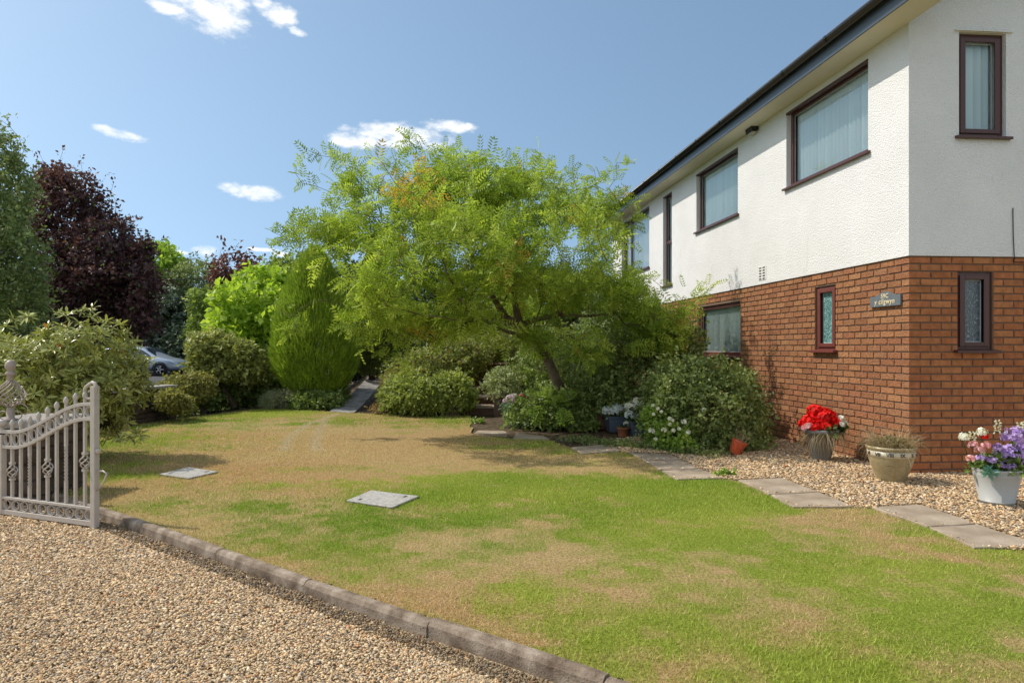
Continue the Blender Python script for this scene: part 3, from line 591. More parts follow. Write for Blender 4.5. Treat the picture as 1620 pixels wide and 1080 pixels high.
def window(fr, h, parent, fw=.06, kind='blind', mat=None, sillm=None, mull=None, trans=None, inset=.05, sash=False, sill_out=.055, sill_over=.045, open_sash=None, glass=None, seed=0, name='window', rw=None):
    a, b, c, d = h; fo = -inset + .012; fi = fo - .05; m = MB(); T = lambda s, o, z: fr(s, z, o)
    def bar(s0, s1, z0, z1, o0=fi, o1=fo): m.box(s0, s1, o0, o1, z0, z1, T)
    bar(a + .002, a + fw, c + .002, d - .002); bar(b - fw, b - .002, c + .002, d - .002); bar(a + fw, b - fw, d - fw, d - .002); bar(a + fw, b - fw, c + .002, c + fw)
    panes = [(a + fw, b - fw, c + fw, d - fw)]
    if mull: x = a + (b - a) * mull; bar(x - .03, x + .03, c + fw, d - fw); panes = [(a + fw, x - .03, c + fw, d - fw), (x + .03, b - fw, c + fw, d - fw)]
    if trans: zt = c + (d - c) * trans; bar(a + fw, b - fw, zt - .03, zt + .03); panes = [(a + fw, b - fw, c + fw, zt - .03), (a + fw, b - fw, zt + .03, d - fw)]
    w = fixn(m.build(name, mat, parent, bevel=.004))
    if sash:
        for i, (p, q, y0, y1) in enumerate(panes):
            m = MB(); k = .045; g = .003; o0, o1 = fi + .008, fo + .018
            m.box(p - .012, p + k, o0 + .045, o1, y0 - .012, y1 + .012, T); m.box(q - k, q + .012, o0 + .045, o1, y0 - .012, y1 + .012, T); m.box(p + k, q - k, o0 + .045, o1, y1 - k + .012, y1 + .012, T); m.box(p + k, q - k, o0 + .045, o1, y0 - .012, y0 + k - .012, T)
            fixn(m.build('sash', mat, w, bevel=.004)); panes[i] = (p + k, q - k, y0 + k - .012, y1 - k + .012)
    for p, q, y0, y1 in panes:
        m = MB(); og = fi + .02; m.add([fr(p - .01, y0 - .01, og), fr(q + .01, y0 - .01, og), fr(q + .01, y1 + .01, og), fr(p - .01, y1 + .01, og)], [(0, 1, 2, 3)]); gl = m.build('glass', glass or M['glass'], w)
        if fr is LW: gl.data.flip_normals()
        m = MB(); ou = fi + .0205; k = .009
        for x0, x1, z0, z1 in ((p, p + k, y0, y1), (q - k, q, y0, y1), (p + k, q - k, y0, y0 + k), (p + k, q - k, y1 - k, y1)): m.box(x0, x1, ou - .002, ou + .004, z0, z1, T)
        fixn(m.build('glazing_seal', M['seal'], w))
    if sill_out:
        m = MB(); vs = []
        for s in (a - sill_over, b + sill_over):
            vs += [fr(s, c + .004, fo + .002), fr(s, c - .008, .018 + sill_out), fr(s, c - .036, .018 + sill_out), fr(s, c - .030, .013 if s else .013), ]
        m.add(vs, [(0, 1, 5, 4), (1, 2, 6, 5), (2, 3, 7, 6), (3, 0, 4, 7), (0, 3, 2, 1), (4, 5, 6, 7)]); fixn(m.build('sill', sillm or mat, w, bevel=.003))
    if kind == 'blind':
        r = np.random.default_rng(seed); m = MB(); s = a + .05; pitch = .082; ob = fi - .045
        while s < b - .03:
            an = math.radians(33 + r.normal() * 7); hw = .041; ds, do = math.cos(an) * hw, math.sin(an) * hw; vs = []
            for z in (c + .05, d - .03):
                for k in range(4):
                    u = -1 + 2 * k / 3; bow = .006 * (1 - u * u); vs.append(fr(s + ds * u, z, ob + do * u + bow))
            m.add(vs, [(k, k + 1, k + 5, k + 4) for k in range(3)], True); s += pitch
        m.box(a + .03, b - .03, ob - .03, ob + .02, d - .05, d - .02, T); m.build('blind', M['blind'], w)
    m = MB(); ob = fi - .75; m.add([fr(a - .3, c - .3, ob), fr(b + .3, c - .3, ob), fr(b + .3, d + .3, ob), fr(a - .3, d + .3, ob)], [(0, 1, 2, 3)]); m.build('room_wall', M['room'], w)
    return w
M = {}
def house_mats():
    t = NT('glass'); gl = t.N.new('ShaderNodeBsdfGlossy'); gl.inputs['Roughness'].default_value = .0; gl.inputs[0].default_value = (.93, .97, 1, 1); tp = t.N.new('ShaderNodeBsdfTransparent'); tp.inputs[0].default_value = (.88, .97, .98, 1)
    fr = t.N.new('ShaderNodeFresnel'); fr.inputs[0].default_value = 1.5; mx = t.N.new('ShaderNodeMixShader'); t.L.new(t.math('ADD', t.math('MULTIPLY', fr.outputs[0], .75), .05), mx.inputs[0]); t.L.new(tp.outputs[0], mx.inputs[1]); t.L.new(gl.outputs[0], mx.inputs[2]); t.L.new(mx.outputs[0], t.out.inputs[0]); M['glass'] = t.m
    t = NT('frosted_glass'); n = t.noise(75, 3, .6, stretch=(1, 1, .55)); t.base(t.ramp(n, [(.35, (.03, .10, .095)), (.55, (.12, .27, .26)), (.66, (.5, .62, .62))])).set(rough=.18, spec=.8).bump(n, .8, .006); M['frost'] = t.m
    t = NT('frosted_glass_dark'); n = t.noise(75, 3, .6, stretch=(1, 1, .55)); t.base(t.ramp(n, [(.35, (.03, .045, .055)), (.6, (.10, .13, .155)), (.7, (.35, .4, .45))])).set(rough=.2, spec=.8).bump(n, .8, .006); M['frost2'] = t.m
    M['seal'] = plain('glazing_rubber', (.45, .47, .48), .5)
    M['brown'] = plain('brown_upvc', (.085, .030, .024), .35, .5, var=.15, scale=8); M['mahog'] = plain('mahogany_upvc', (.16, .045, .036), .35, .5, var=.15, scale=8)
    M['dkbrown'] = plain('shade_brown_upvc', (.075, .026, .020), .35, .5)
    t = NT('blind_fabric'); t.base((.88, .90, .88)).set(rough=.8, spec=.1); M['blind'] = t.m
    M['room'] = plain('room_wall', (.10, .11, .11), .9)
    t = NT('roughcast_render'); n = t.noise(2, 4); v = t.voro(85, 'SMOOTH_F1'); n2 = t.noise(130, 4, .6); hgt = t.math('ADD', t.math('MULTIPLY', v, -1.0), t.math('MULTIPLY', n2, .6))
    st = t.noise(3.0, 5, .6, stretch=(1, 1, .18)); c = t.ramp(n, [(.3, (.74, .725, .71)), (.7, (.80, .785, .77))]); c = t.mix(t.math('MULTIPLY', t.math('GREATER_THAN', st, .66), .25), c, (.60, .58, .55)); t.base(c).set(rough=.9, spec=.15).bump(hgt, .75, .013); M['render'] = t.m
    t = NT('brick_rockface'); n = t.noise(38, 5, .65, stretch=(1, 1, 1.8)); n2 = t.noise(150, 3); c = t.mix(1.0, t.attr('tint', 'Color'), t.ramp(n, [(.3, (.68, .62, .6)), (.5, (1, 1, 1)), (.68, (1.28, 1.25, 1.22))]), 'MULTIPLY')
    t.base(c).set(rough=.9, spec=.15).bump(t.math('ADD', n, t.math('MULTIPLY', n2, .3)), 1.0, .022); M['brick'] = t.m
    t = NT('brick_smooth'); n = t.noise(14, 5, .6); n2 = t.noise(220, 3); c = t.mix(1.0, t.attr('tint', 'Color'), t.ramp(n, [(.3, (.75, .72, .7)), (.7, (1.2, 1.2, 1.2))]), 'MULTIPLY'); t.base(c).set(rough=.9, spec=.12).bump(n2, .4, .003); M['brick2'] = t.m
    M['mortar'] = plain('mortar', (.19, .125, .088), .95, .1, var=.25, scale=50, bump=.4)
    M['fascia'] = plain('slate_blue_fascia', (.055, .07, .085), .35, .5, var=.1); M['gutter'] = plain('black_gutter', (.012, .012, .013), .25, .6); t = NT('soffit_render'); n = t.noise(120, 4, .6); t.base((.76, .73, .60)).set(rough=.9, spec=.1).bump(n, .8, .012); M['soffit'] = t.m
    t = NT('roof_tile'); t.base(t.ramp(t.noise(8, 5), [(.3, (.05, .045, .042)), (.7, (.10, .09, .085))])).set(rough=.85); M['tile'] = t.m
house_mats()
def gutter_run(fr, s0, s1, parent):
    r = .056; cz = ZS + .175; co = .35 + .075; m = MB(); vs = []; n = 8
    for s in (s0, s1):
        for rr in (r, r - .005):
            for k in range(n + 1):
                a = math.pi + math.pi * k / n; vs.append(fr(s, cz + math.sin(a) * rr, co + math.cos(a) * rr))
    k2 = n + 1; fs = []
    for k in range(n): fs += [(k, k + 1, 2 * k2 + k + 1, 2 * k2 + k), (k2 + k, k2 + k + 1, 3 * k2 + k + 1, 3 * k2 + k), (k, k2 + k, k2 + k + 1, k + 1), (2 * k2 + k, 3 * k2 + k, 3 * k2 + k + 1, 2 * k2 + k + 1)]
    fs += [(0, k2, 3 * k2, 2 * k2), (n, n + k2, n + 3 * k2, n + 2 * k2)]
    m.add(vs, fs, True)
    # stop ends
    for s in (s0, s1): m.add([fr(s, cz + math.sin(math.pi + math.pi * k / n) * r, co + math.cos(math.pi + math.pi * k / n) * r) for k in range(n + 1)], [tuple(range(n + 1))])
    g = m.build('gutter', M['gutter'], parent)
    s = s0 + .35
    while s < s1:
        m = MB(); vs = []
        for q in (s - .022, s + .022):
            for rr in (r + .007, r + .001):
                for k in range(n + 1):
                    a = math.pi + math.pi * k / n; vs.append(fr(q, cz + .008 + math.sin(a) * rr, co + math.cos(a) * rr))
        fs = []
        for k in range(n): fs += [(k, k + 1, 2 * k2 + k + 1, 2 * k2 + k), (k, k2 + k, k2 + k + 1, k + 1), (2 * k2 + k, 3 * k2 + k, 3 * k2 + k + 1, 2 * k2 + k + 1)]
        m.add(vs, fs); m.box(s - .02, s + .02, .372, co - r + .01, cz - .04, cz + .012, lambda a_, b_, c_: fr(a_, c_, b_)); m.build('bracket', M['gutter'], g); s += .95
def build_house():
    h = empty('house', (C0[0], C0[1], 0)); tag(h, 'two-storey house with white roughcast above brown brick, at the right', 'house')
    LWl = LW; EWl = EW
    off = Vector((C0[0], C0[1], 0))
    def adopt():
        for o in [q for q in bpy.data.objects if q.parent == h]: o.location -= off
    hl, he = list(HL.values()), list(HE.values()); low = [HL['low'], HL['frost']]; upl = [HL[k] for k in ('big', 'mid', 'slim', 'corner')]
    # mortar bed and bricks
    m = MB(); wall_panel(m, LW, 0, L1, -.12, ZB, low, 0.0, .11); fixn(m.build('mortar', M['mortar'], None)).parent = h
    m = MB(); wall_panel(m, EW, 0, L2, -.12, ZB, [HE['down']], 0.0, .11); fixn(m.build('mortar', M['mortar'], None)).parent = h
    brick_mesh('brick_wall', LW, L1, low, M['brick'], h, 1, False); brick_mesh('brick_wall', EW, 6.0, [HE['down']], M['brick2'], h, 2, True)
    # roughcast: long wall, end gable, with a drip edge proud of the brick
    e = .028; m = MB()
    wall_panel(m, lambda s, z, o=0: LW(s, z, o) if s > 0 else LW(-e, z, o), 0 - 1e-9, L1, ZB, ZS + .2, upl, e, .10)
    wall_panel(m, lambda s, z, o=0: EW(s, z, o) if s > 0 else EW(-e, z, o), 0 - 1e-9, L2, ZB, ZS + .2, [HE['up']], e, .10)
    for fr, L in ((LW, L1), (EW, L2)):                                            # underside of the render, with its drip
        m.add([fr(-e, ZB, e), fr(L, ZB, e), fr(L, ZB, -.0), fr(.0, ZB, -.0)], [(0, 1, 2, 3)])
    pk = ZS + .2 + (L2 / 2) * math.tan(math.radians(28)); m.add([EW(-e, ZS + .2, e), EW(L2, ZS + .2, e), EW(L2 / 2, pk, e)], [(0, 1, 2)])
    for q in [(LW(L1, -.1), LW(L1, ZS + .2)), ]:
        far_ = EW(L2, 0) + (LW(L1, 0) - LW(0, 0)); a, b = LW(L1, 0, e), far_; m.add([(a[0], a[1], -.1), (b[0], b[1], -.1), (b[0], b[1], ZS + .2), (a[0], a[1], ZS + .2)], [(0, 1, 2, 3)]); c_ = EW(L2, 0); m.add([(c_[0], c_[1], -.1), (b[0], b[1], -.1), (b[0], b[1], ZS + .2), (c_[0], c_[1], ZS + .2)], [(0, 1, 2, 3)])
        mid = (a + b) / 2; m.add([(a[0], a[1], ZS + .2), (b[0], b[1], ZS + .2), (mid[0], mid[1], pk)], [(0, 1, 2)])
    o = m.build('rendered_wall', M['render'], None); o.parent = h
    # eaves
    m = MB(); T = lambda s, o_, z: LW(s, z, o_); m.box(-.53, L1 + .05, .029, .352, ZS, ZS + .012, T); fixn(m.build('soffit', M['soffit'], None)).parent = h
    m = MB(); m.box(-.55, L1 + .07, .352, .368, ZS - .012, ZS + .17, T); m.box(-.546, -.531, -.05, .3518, ZS - .012, ZS + .2, T); fixn(m.build('fascia', M['fascia'], None, bevel=.003)).parent = h
    gutter_run(LW, -.58, L1 + .1, h)
    # roof: two slopes with stepped courses of tiles
    m = MB(); far2 = (LW(L1, 0) - LW(0, 0))
    d2 = np.array([D2[0], D2[1], 0]); d1 = np.array([D1[0], D1[1], 0]); org = np.array([C0[0], C0[1], 0]); run = L2 / 2 + .42; n = 16; tanp = math.tan(math.radians(28))
    for side in (0, 1):
        for i in range(n):
            a0, a1 = i / n * run, (i + 1) / n * run + .05; u = lambda a: (-.42 + a) if side == 0 else (L2 + .42 - a)
            z0, z1 = ZS + .215 + a0 * tanp + .02, ZS + .215 + a1 * tanp - .008
            P = lambda a, s, z: org + d2 * u(a) + d1 * s + np.array([0, 0, z])
            m.add([P(a0, -.55, z0), P(a0, L1 + .1, z0), P(a1, L1 + .1, z1), P(a1, -.55, z1), P(a0, -.55, z0 - .03), P(a0, L1 + .1, z0 - .03), P(a1, L1 + .1, z1 - .03), P(a1, -.55, z1 - .03)], [(0, 1, 2, 3), (0, 1, 5, 4), (0, 3, 7, 4), (1, 2, 6, 5)])
    m.build('roof', M['tile'], None).parent = h
    m = MB(); a0, a1 = -.36, L2 / 2; za, zb = ZS + .20 + (a0 + .42) * tanp - .02, ZS + .20 + (a1 + .42) * tanp - .02
    P3 = lambda u_, s_, z_: org + d2 * u_ + d1 * s_ + np.array([0, 0, z_])
    for (u0, zq0, u1, zq1) in ((a0, za, a1, zb), (L2 - a0, za, a1, zb)):
        m.add([P3(u0, -.545, zq0), P3(u1, -.545, zq1), P3(u1, -.03, zq1), P3(u0, -.03, zq0)], [(0, 1, 2, 3)]); m.add([P3(u0, -.56, zq0 - .03), P3(u1, -.56, zq1 - .03), P3(u1, -.56, zq1 + .12), P3(u0, -.56, zq0 + .12)], [(0, 1, 2, 3)])
    m.build('verge_board', M['fascia'], None).parent = h
    # windows
    W1 = window(LW, HL['big'], h, .055, mat=M['brown'], seed=1); window(LW, HL['mid'], h, .055, mat=M['brown'], seed=2); window(LW, HL['slim'], h, .05, mat=M['brown'], trans=.48, seed=3); window(LW, HL['corner'], h, .05, mat=M['brown'], mull=.72, seed=4)
    window(LW, HL['low'], h, .06, mat=M['mahog'], seed=5, sill_over=.02); window(LW, HL['frost'], h, .045, kind='none', mat=M['mahog'], sash=True, glass=M['frost'], inset=.03)
    window(EW, HE['up'], h, .05, mat=M['dkbrown'], sash=True, seed=6, inset=.03); window(EW, HE['down'], h, .045, kind='none', mat=M['dkbrown'], sash=True, glass=M['frost2'], inset=.03)
    # slim drip ledge over the upper end window, render stain ledge
    a, b, c, d = HE['up']; m = MB(); m.box(a - .05, b + .06, .0285, .055, d + .004, d + .016, lambda s, o_, z: EW(s, z, o_)); fixn(m.build('drip_ledge', M['render'], None)).parent = h
    for nm in ('big', 'mid', 'slim', 'corner'):
        a, b, c, d = HL[nm]; m = MB(); m.box(a - .0, b + .0, -.02, .034, d - .03, d - .0025, lambda s, o_, z: LW(s, z, o_)); fixn(m.build('head_trim', M['brown'], None)).parent = h
    # airbrick
    m = MB(); s0, s1, z0, z1 = l_s(1214.5), l_s(1203.5), l_z(1209, 443), l_z(1209, 421.5); T = lambda s, o_, z: LW(s, z, o_); m.box(s0 - .01, s1 + .01, .0285, .034, z0, z1, T); ab = fixn(m.build('airbrick', M['render'], None)); ab.parent = h
    dm = plain('airbrick_slot', (.03, .028, .026), .9); w = (s1 - s0) / 2
    for i in range(2):
        for j in range(5): m = MB(); m.box(s0 + w * i + .02, s0 + w * (i + 1) - .02, .033, .036, z0 + (z1 - z0) * (j + .25) / 5, z0 + (z1 - z0) * (j + .72) / 5, T); fixn(m.build('slot', dm, ab))
    adopt()
    return h
build_house()
def text_mesh(name, cu):
    q = bpy.data.objects.new(name, cu); COL.objects.link(q); bpy.context.view_layer.update(); me = bpy.data.meshes.new_from_object(q.evaluated_get(bpy.context.evaluated_depsgraph_get()))
    mt = cu.materials[0]; bpy.data.objects.remove(q); o = bpy.data.objects.new(name, me); COL.objects.link(o)
    if not me.materials: me.materials.append(mt)
    return o
def wall_items():
    # slate name plaque
    s0, s1 = l_s(1429), l_s(1381); z0 = (l_z(1429, 483.0) + l_z(1381, 486)) / 2; zt = z0 + (l_z(1405, 467.5) - l_z(1405, 484.5)); zc = z0 + (l_z(1405, 461) - l_z(1405, 484.5)); sc = (s0 + s1) / 2; w = (s1 - s0)
    pts = [(s0, z0), (s1, z0), (s1, zt)]; pts += [(sc + w * x, zt + (zc - zt) * y) for x, y in ((.30, .0), (.27, .25), (.22, .30), (.17, .62), (.08, .94), (0, 1.0), (-.08, .94), (-.17, .62), (-.22, .30), (-.27, .25), (-.30, .0))] + [(s0, zt)]
    slate = plain('slate', (.13, .15, .165), .55, .4, var=.25, scale=25, bump=.3, bscale=90); n = len(pts); m = MB(); ob, of = .014, .034
    m.add([LW(s, z, ob) for s, z in pts] + [LW(s, z, of) for s, z in pts], [tuple(range(n)), tuple(range(n, 2 * n))[::-1]] + [(i, (i + 1) % n, n + (i + 1) % n, n + i) for i in range(n)])
    p = fixn(m.build('house_sign', slate, None, bevel=.002)); c = LW(sc, z0, ob); recentre(p, c); tag(p, 'grey slate name plaque with an arched top on the sunlit brick wall', 'sign')
    gold = plain('gilt_lettering', (.72, .60, .36), .5)
    R = Matrix(((-D1[0], 0, N1[0]), (-D1[1], 0, N1[1]), (0, 1, 0))).to_4x4()
    for txt, size, zz, xo, shear in (('59C', .066, .060, .0, .0), ('y', .078, .018, -.150, .12), ('cilgwyn', .078, .018, .030, .12)):
        cu = bpy.data.curves.new('lettering', 'FONT'); cu.body = txt; cu.size = size; cu.align_x = 'CENTER'; cu.extrude = .0012; cu.shear = shear; cu.offset = .0010; cu.materials.append(gold); cu.space_character = 1.12
        q = text_mesh('lettering', cu); q.parent = p; q.matrix_parent_inverse = Matrix.Identity(4)
        loc = Vector(LW(sc, z0 + zz * (zt - z0) / .075 * .98, of + .0015)) - p.location + Vector((-D1[0] * xo, -D1[1] * xo, 0)); q.matrix_local = Matrix.Translation(loc) @ R
    # floodlight box under the eaves
    s = l_s(1198); z = l_z(1198, 203); dk = plain('lamp_black', (.015, .014, .012), .4); T = lambda s_, o_, z_: LW(s_, z_, o_)
    m = MB(); a = .11; m.add([LW(s - a, z - .055, .03), LW(s + a, z - .055, .03), LW(s + a, z + .07, .03), LW(s - a, z + .07, .03), LW(s - a * .95, z - .075, .13), LW(s + a * .95, z - .075, .13), LW(s + a * .95, z + .045, .15), LW(s - a * .95, z + .045, .15)], [(0, 1, 2, 3), (4, 5, 6, 7), (0, 1, 5, 4), (1, 2, 6, 5), (2, 3, 7, 6), (3, 0, 4, 7)])
    lo = fixn(m.build('security_light', dk, None, bevel=.006)); recentre(lo, LW(s, z, .03)); tag(lo, 'small black security light under the eaves, left of the largest window', 'lamp')
    m = MB(); m.box(s - .085, s + .085, .045, .118, z - .088, z - .0755, T); g = fixn(m.build('lens', plain('lamp_lens', (.55, .52, .42), .25), None)); g.parent = lo; g.location = -lo.location
    # black cable on the end wall
    t0 = e_t(1598); zt = e_z(1598, 330); zb = e_z(1600, 413); m = MB(); pts = [EW(t0, zt, .036), EW(t0 + .003, (zt + zb) / 2, .037), EW(t0 + .012, ZB + .02, .038), EW(t0 + .014, ZB - .02, .046), EW(t0 + .016, zb, .022), EW(t0 + .03, zb - .012, .020), EW(t0 + 1.6, zb - .008, .020), EW(t0 + 3, zb - .01, .020)]
    m.tube(pts, .0045, 6); c = m.build('cable', plain('black_cable', (.012, .012, .012), .5), None); recentre(c, pts[0]); tag(c, 'thin black cable hanging down the shaded end wall on to the brickwork', 'cable')
wall_items()
# ------------------------------------------------------------------ gate, pier, finial, low wall, cars
def build_gate():
    HD = H + .05; P1 = np.array([(150 - CX) / F, 1, 0]) * (HD * F / 285); P2 = np.array([(0 - CX) / F, 1, 0]) * (HD * F / 264); ax = nrm(P1 * 0 + P2 - P1); z0 = -.05; base = np.array([P1[0], P1[1], z0]); nn = np.array([-ax[1], ax[0], 0])
    sp = np.linalg.norm(P2 - P1) / 10.45
    paint = plain('taupe_paint', (.47, .42, .365), .5, .35, var=.16, scale=14, bump=.25, bscale=120)
    gt = empty('garden_gate', base); tag(gt, 'taupe wrought-iron gate with curved top rail, standing open on the drive', 'gate')
    L = lambda t, z, o=0: ax * t + np.array([0, 0, z * .963]) + nn * o
    T = lambda t, o, z: L(t, z, o)
    def S(t, zr, zl):                                # S-curve of the two top rails: high at the free end
        u = min(1, max(0, (t - .06) / (8.4 * sp))); k = u * u * (3 - 2 * u); return zr + (zl - zr) * k
    up = lambda t: S(t, .945, .690); lo = lambda t: S(t, .832, .566)
    TL = 10.2 * sp
    m = MB(); m.box(-.023, .023, -.022, .022, .0, 1.085, T); po = fixn(m.build('latch_post', paint, gt, bevel=.004))
    sc = [L(.0, 1.075, 0) + 0 * ax]; sc = []
    for i in range(30):
        a = math.pi / 2 - i * .27; r = .052 * (1 - i * .023); sc.append(L(.055 - math.cos(a + math.pi / 2) * 0 + math.cos(a) * -0 + math.sin(0), 0, 0) * 0 + L(.040 - r * math.sin(a) * 1.0 + .0, 1.052 + 0 * r, 0) * 0 + L(.045 + r * math.cos(a + math.pi), 1.055 + r * math.sin(a) , 0))
    sc2 = [L(-.012, 1.03, 0), L(-.012, 1.085, 0), L(.0, 1.105, 0), L(.025, 1.113, 0), L(.05, 1.100, 0)]
    cc = L(.058, 1.028, 0)
    for i in range(26):
        a = math.pi * .62 - i * .30; r = .050 * (1 - i * .028); sc2.append(cc + ax * (r * math.cos(math.pi - a)) * -1 * -1 + np.array([0, 0, r * math.sin(a)]))
    sc2 = sc2[:4] + [cc + ax * (r * math.cos(a)) + np.array([0, 0, r * math.sin(a)]) for a, r in [(math.pi / 2 - .32 * i, .062 * (1 - i * .036)) for i in range(1, 24)]]
    m = MB(); m.tube(sc2, [.013] * 4 + [max(.006, .012 - .0003 * i) for i in range(23)], 8); m.build('scroll', paint, po)
    m = MB(); m.box(TL - .024, TL + .024, -.022, .022, .03, .66, T); st = fixn(m.build('hinge_stile', paint, gt, bevel=.004))
    m = MB(); c = L(TL, 0); m.lathe([(.0, .70), (.03, .705), (.036, .73), (.03, .752), (.0, .76)], 14, c); m.lathe([(.014, .65), (.014, .71)], 10, c); m.build('stile_cap', paint, st)
    for nm, fz, th in (('top_rail', up, .014), ('lower_top_rail', lo, .014)):
        m = MB(); N = 36; vs = []; t0, t1 = .026, TL + .30
        for i in range(N + 1):
            t = t0 + (t1 - t0) * i / N; z = fz(min(t, TL)) ; vs += [L(t, z - th, -.016), L(t, z + th, -.016), L(t, z + th, .016), L(t, z - th, .016)]
        fs = [(4 * i + k, 4 * i + (k + 1) % 4, 4 * i + 4 + (k + 1) % 4, 4 * i + 4 + k) for i in range(N) for k in range(4)] + [(0, 1, 2, 3), (4 * N + 3, 4 * N + 2, 4 * N + 1, 4 * N)]
        m.add(vs, fs); fixn(m.build('rail', paint, gt, bevel=.003))
    for z, th in ((.150, .011), (.034, .020)):
        m = MB(); m.box(.026, TL + .3, -.017, .017, z - th, z + th, T); fixn(m.build('rail', paint, gt, bevel=.003))
    fin = [(0, 0), (.013, 0), (.013, .018), (.0095, .028), (.017, .040), (.019, .052), (.016, .068), (.008, .082), (.0, .088)]
    for i in range(1, 10):
        t = i * sp; zt = up(t); bt = .0098
        bs = empty('baluster', L(t, .16)); bs.parent = gt
        def loc(z, o=0, dt=0): return np.array([0, 0, (z - .16) * .963]) + ax * dt + nn * o
        m = MB(); ztop = zt + .012
        if i in (1, 5, 9):
            zc = {1: .50, 5: .425, 9: .37}[i]; hh = .062
            for a, b in ((.16, zc - hh), (zc + hh, ztop)): m.box(-bt, bt, -bt, bt, a, b, lambda x, y, z: loc(z, y, x))
            bar = fixn(m.build('bar', paint, bs)); m = MB()
            for k in range(4):
                pts = [loc(zc - hh + 2 * hh * u, .036 * math.sin(math.pi * u) * math.sin(k * math.pi / 2 + 4.2 * u), .036 * math.sin(math.pi * u) * math.cos(k * math.pi / 2 + 4.2 * u)) for u in np.linspace(0, 1, 15)]
                m.tube(pts, .0052, 6)
            for zz in (zc - hh - .012, zc + hh - .006): m.box(-.016, .016, -.016, .016, zz, zz + .018, lambda x, y, z: loc(z, y, x))
            m.build('basket', paint, bs)
        elif i in (3, 7):
            zc = {3: .47, 7: .385}[i]; hh = {3: .135, 7: .12}[i]; 
            for a, b in ((.16, zc - hh), (zc + hh, ztop)): m.box(-bt, bt, -bt, bt, a, b, lambda x, y, z: loc(z, y, x))
            N = 60; vs = []
            for q in range(N + 1):
                an = q / N * 2 * math.pi * 2.4; z = zc - hh + 2 * hh * q / N
                for k in range(4): vs.append(loc(z, math.sin(an + math.pi / 4 + k * math.pi / 2) * bt * 1.42, math.cos(an + math.pi / 4 + k * math.pi / 2) * bt * 1.42))
            m.add(vs, [(4 * q + k, 4 * q + (k + 1) % 4, 4 * q + 4 + (k + 1) % 4, 4 * q + 4 + k) for q in range(N) for k in range(4)]); fixn(m.build('twisted_bar', paint, bs))
        else:
            m.box(-bt, bt, -bt, bt, .16, ztop, lambda x, y, z: loc(z, y, x)); fixn(m.build('bar', paint, bs))
        m = MB(); c = loc(ztop); m.lathe([(r, z) for r, z in fin], 12, c); m.build('finial', paint, bs)
    def ring(t, z, rz, rx=.035):
        m = MB(); N = 20; vs = []
        for q in range(N):
            a = 2 * math.pi * q / N
            for k, o in ((1, -.011), (1, .011), (.86, .011), (.86, -.011)): vs.append(L(t + rx * k * math.cos(a), z + rz * k * math.sin(a), o))
        m.add(vs, [(4 * q + k, 4 * q + (k + 1) % 4, 4 * ((q + 1) % N) + (k + 1) % 4, 4 * ((q + 1) % N) + k) for q in range(N) for k in range(4)], False); return fixn(m.build('ring', paint, gt))
    for i in range(10):
        t = (i + .5) * sp; ring(t, (up(t) + lo(t)) / 2, (up(t) - lo(t)) / 2 - .016, sp / 2 - .013); ring(t, .0965, .041, sp / 2 - .006)
    m = MB(); m.tube([L(-.03, .44, 0), L(-.10, .445, .01), L(-.145, .43, .015), L(-.10, .35, .01), L(-.03, .29, 0)], .0065, 7); m.build('latch_hoop', paint, gt)
    m = MB(); c = L(-.035, .59, 0); m.lathe([(0, -.02), (.016, -.015), (.02, 0), (.016, .015), (0, .02)], 10, c); m.build('latch_knob', paint, gt)
    return gt
build_gate()
def stone_blocks(m, x0, x1, y0, y1, z0, z1, r, ch=.11, cw=.24, jit=.008):
    """rough coursed stones on every side of a box"""
    z = z0
    while z < z1 - .02:
        h_ = min(ch * r.uniform(.75, 1.25), z1 - z); 
        if z1 - z - h_ < .03: h_ = z1 - z
        for side in range(4):
            a0, a1 = (x0, x1) if side in (0, 2) else (y0, y1); s = a0
            while s < a1 - .01:
                w = cw * r.uniform(.6, 1.4); e = min(a1, s + w)
                if a1 - e < .06: e = a1
                g = .006; o = r.uniform(0, .022); i = .012
                def P(u, v, d):
                    if side == 0: return (u, y0 - d, v)
                    if side == 2: return (u, y1 + d, v)
                    if side == 1: return (x1 + d, u, v)
                    return (x0 - d, u, v)
                q = [(s + g, z + g), (e - g, z + g), (e - g, z + h_ - g), (s + g, z + h_ - g)]; qi = [(s + g + i, z + g + i), (e - g - i, z + g + i * .7), (e - g - i, z + h_ - g - i), (s + g + i, z + h_ - g - i)]
                m.add([P(u, v, 0) for u, v in q] + [P(u + r.normal() * jit * .4, v + r.normal() * jit * .4, o + .008 + r.normal() * .003) for u, v in qi], [(4, 5, 6, 7), (0, 1, 5, 4), (1, 2, 6, 5), (2, 3, 7, 6), (3, 0, 4, 7)])
                s = e
        z += h_
    m.box(x0 + .004, x1 - .004, y0 + .004, y1 - .004, z0, z1 - .002)
def stone_mat(name, a, b, c):
    t = NT(name); n = t.noise(4, 6, .6); n2 = t.noise(60, 4); t.base(t.mix(t.math('MULTIPLY', n2, .35), t.ramp(n, [(.3, a), (.5, b), (.72, c)]), (.02, .018, .015))).set(rough=.93, spec=.15).bump(n2, .8, .012); return t.m
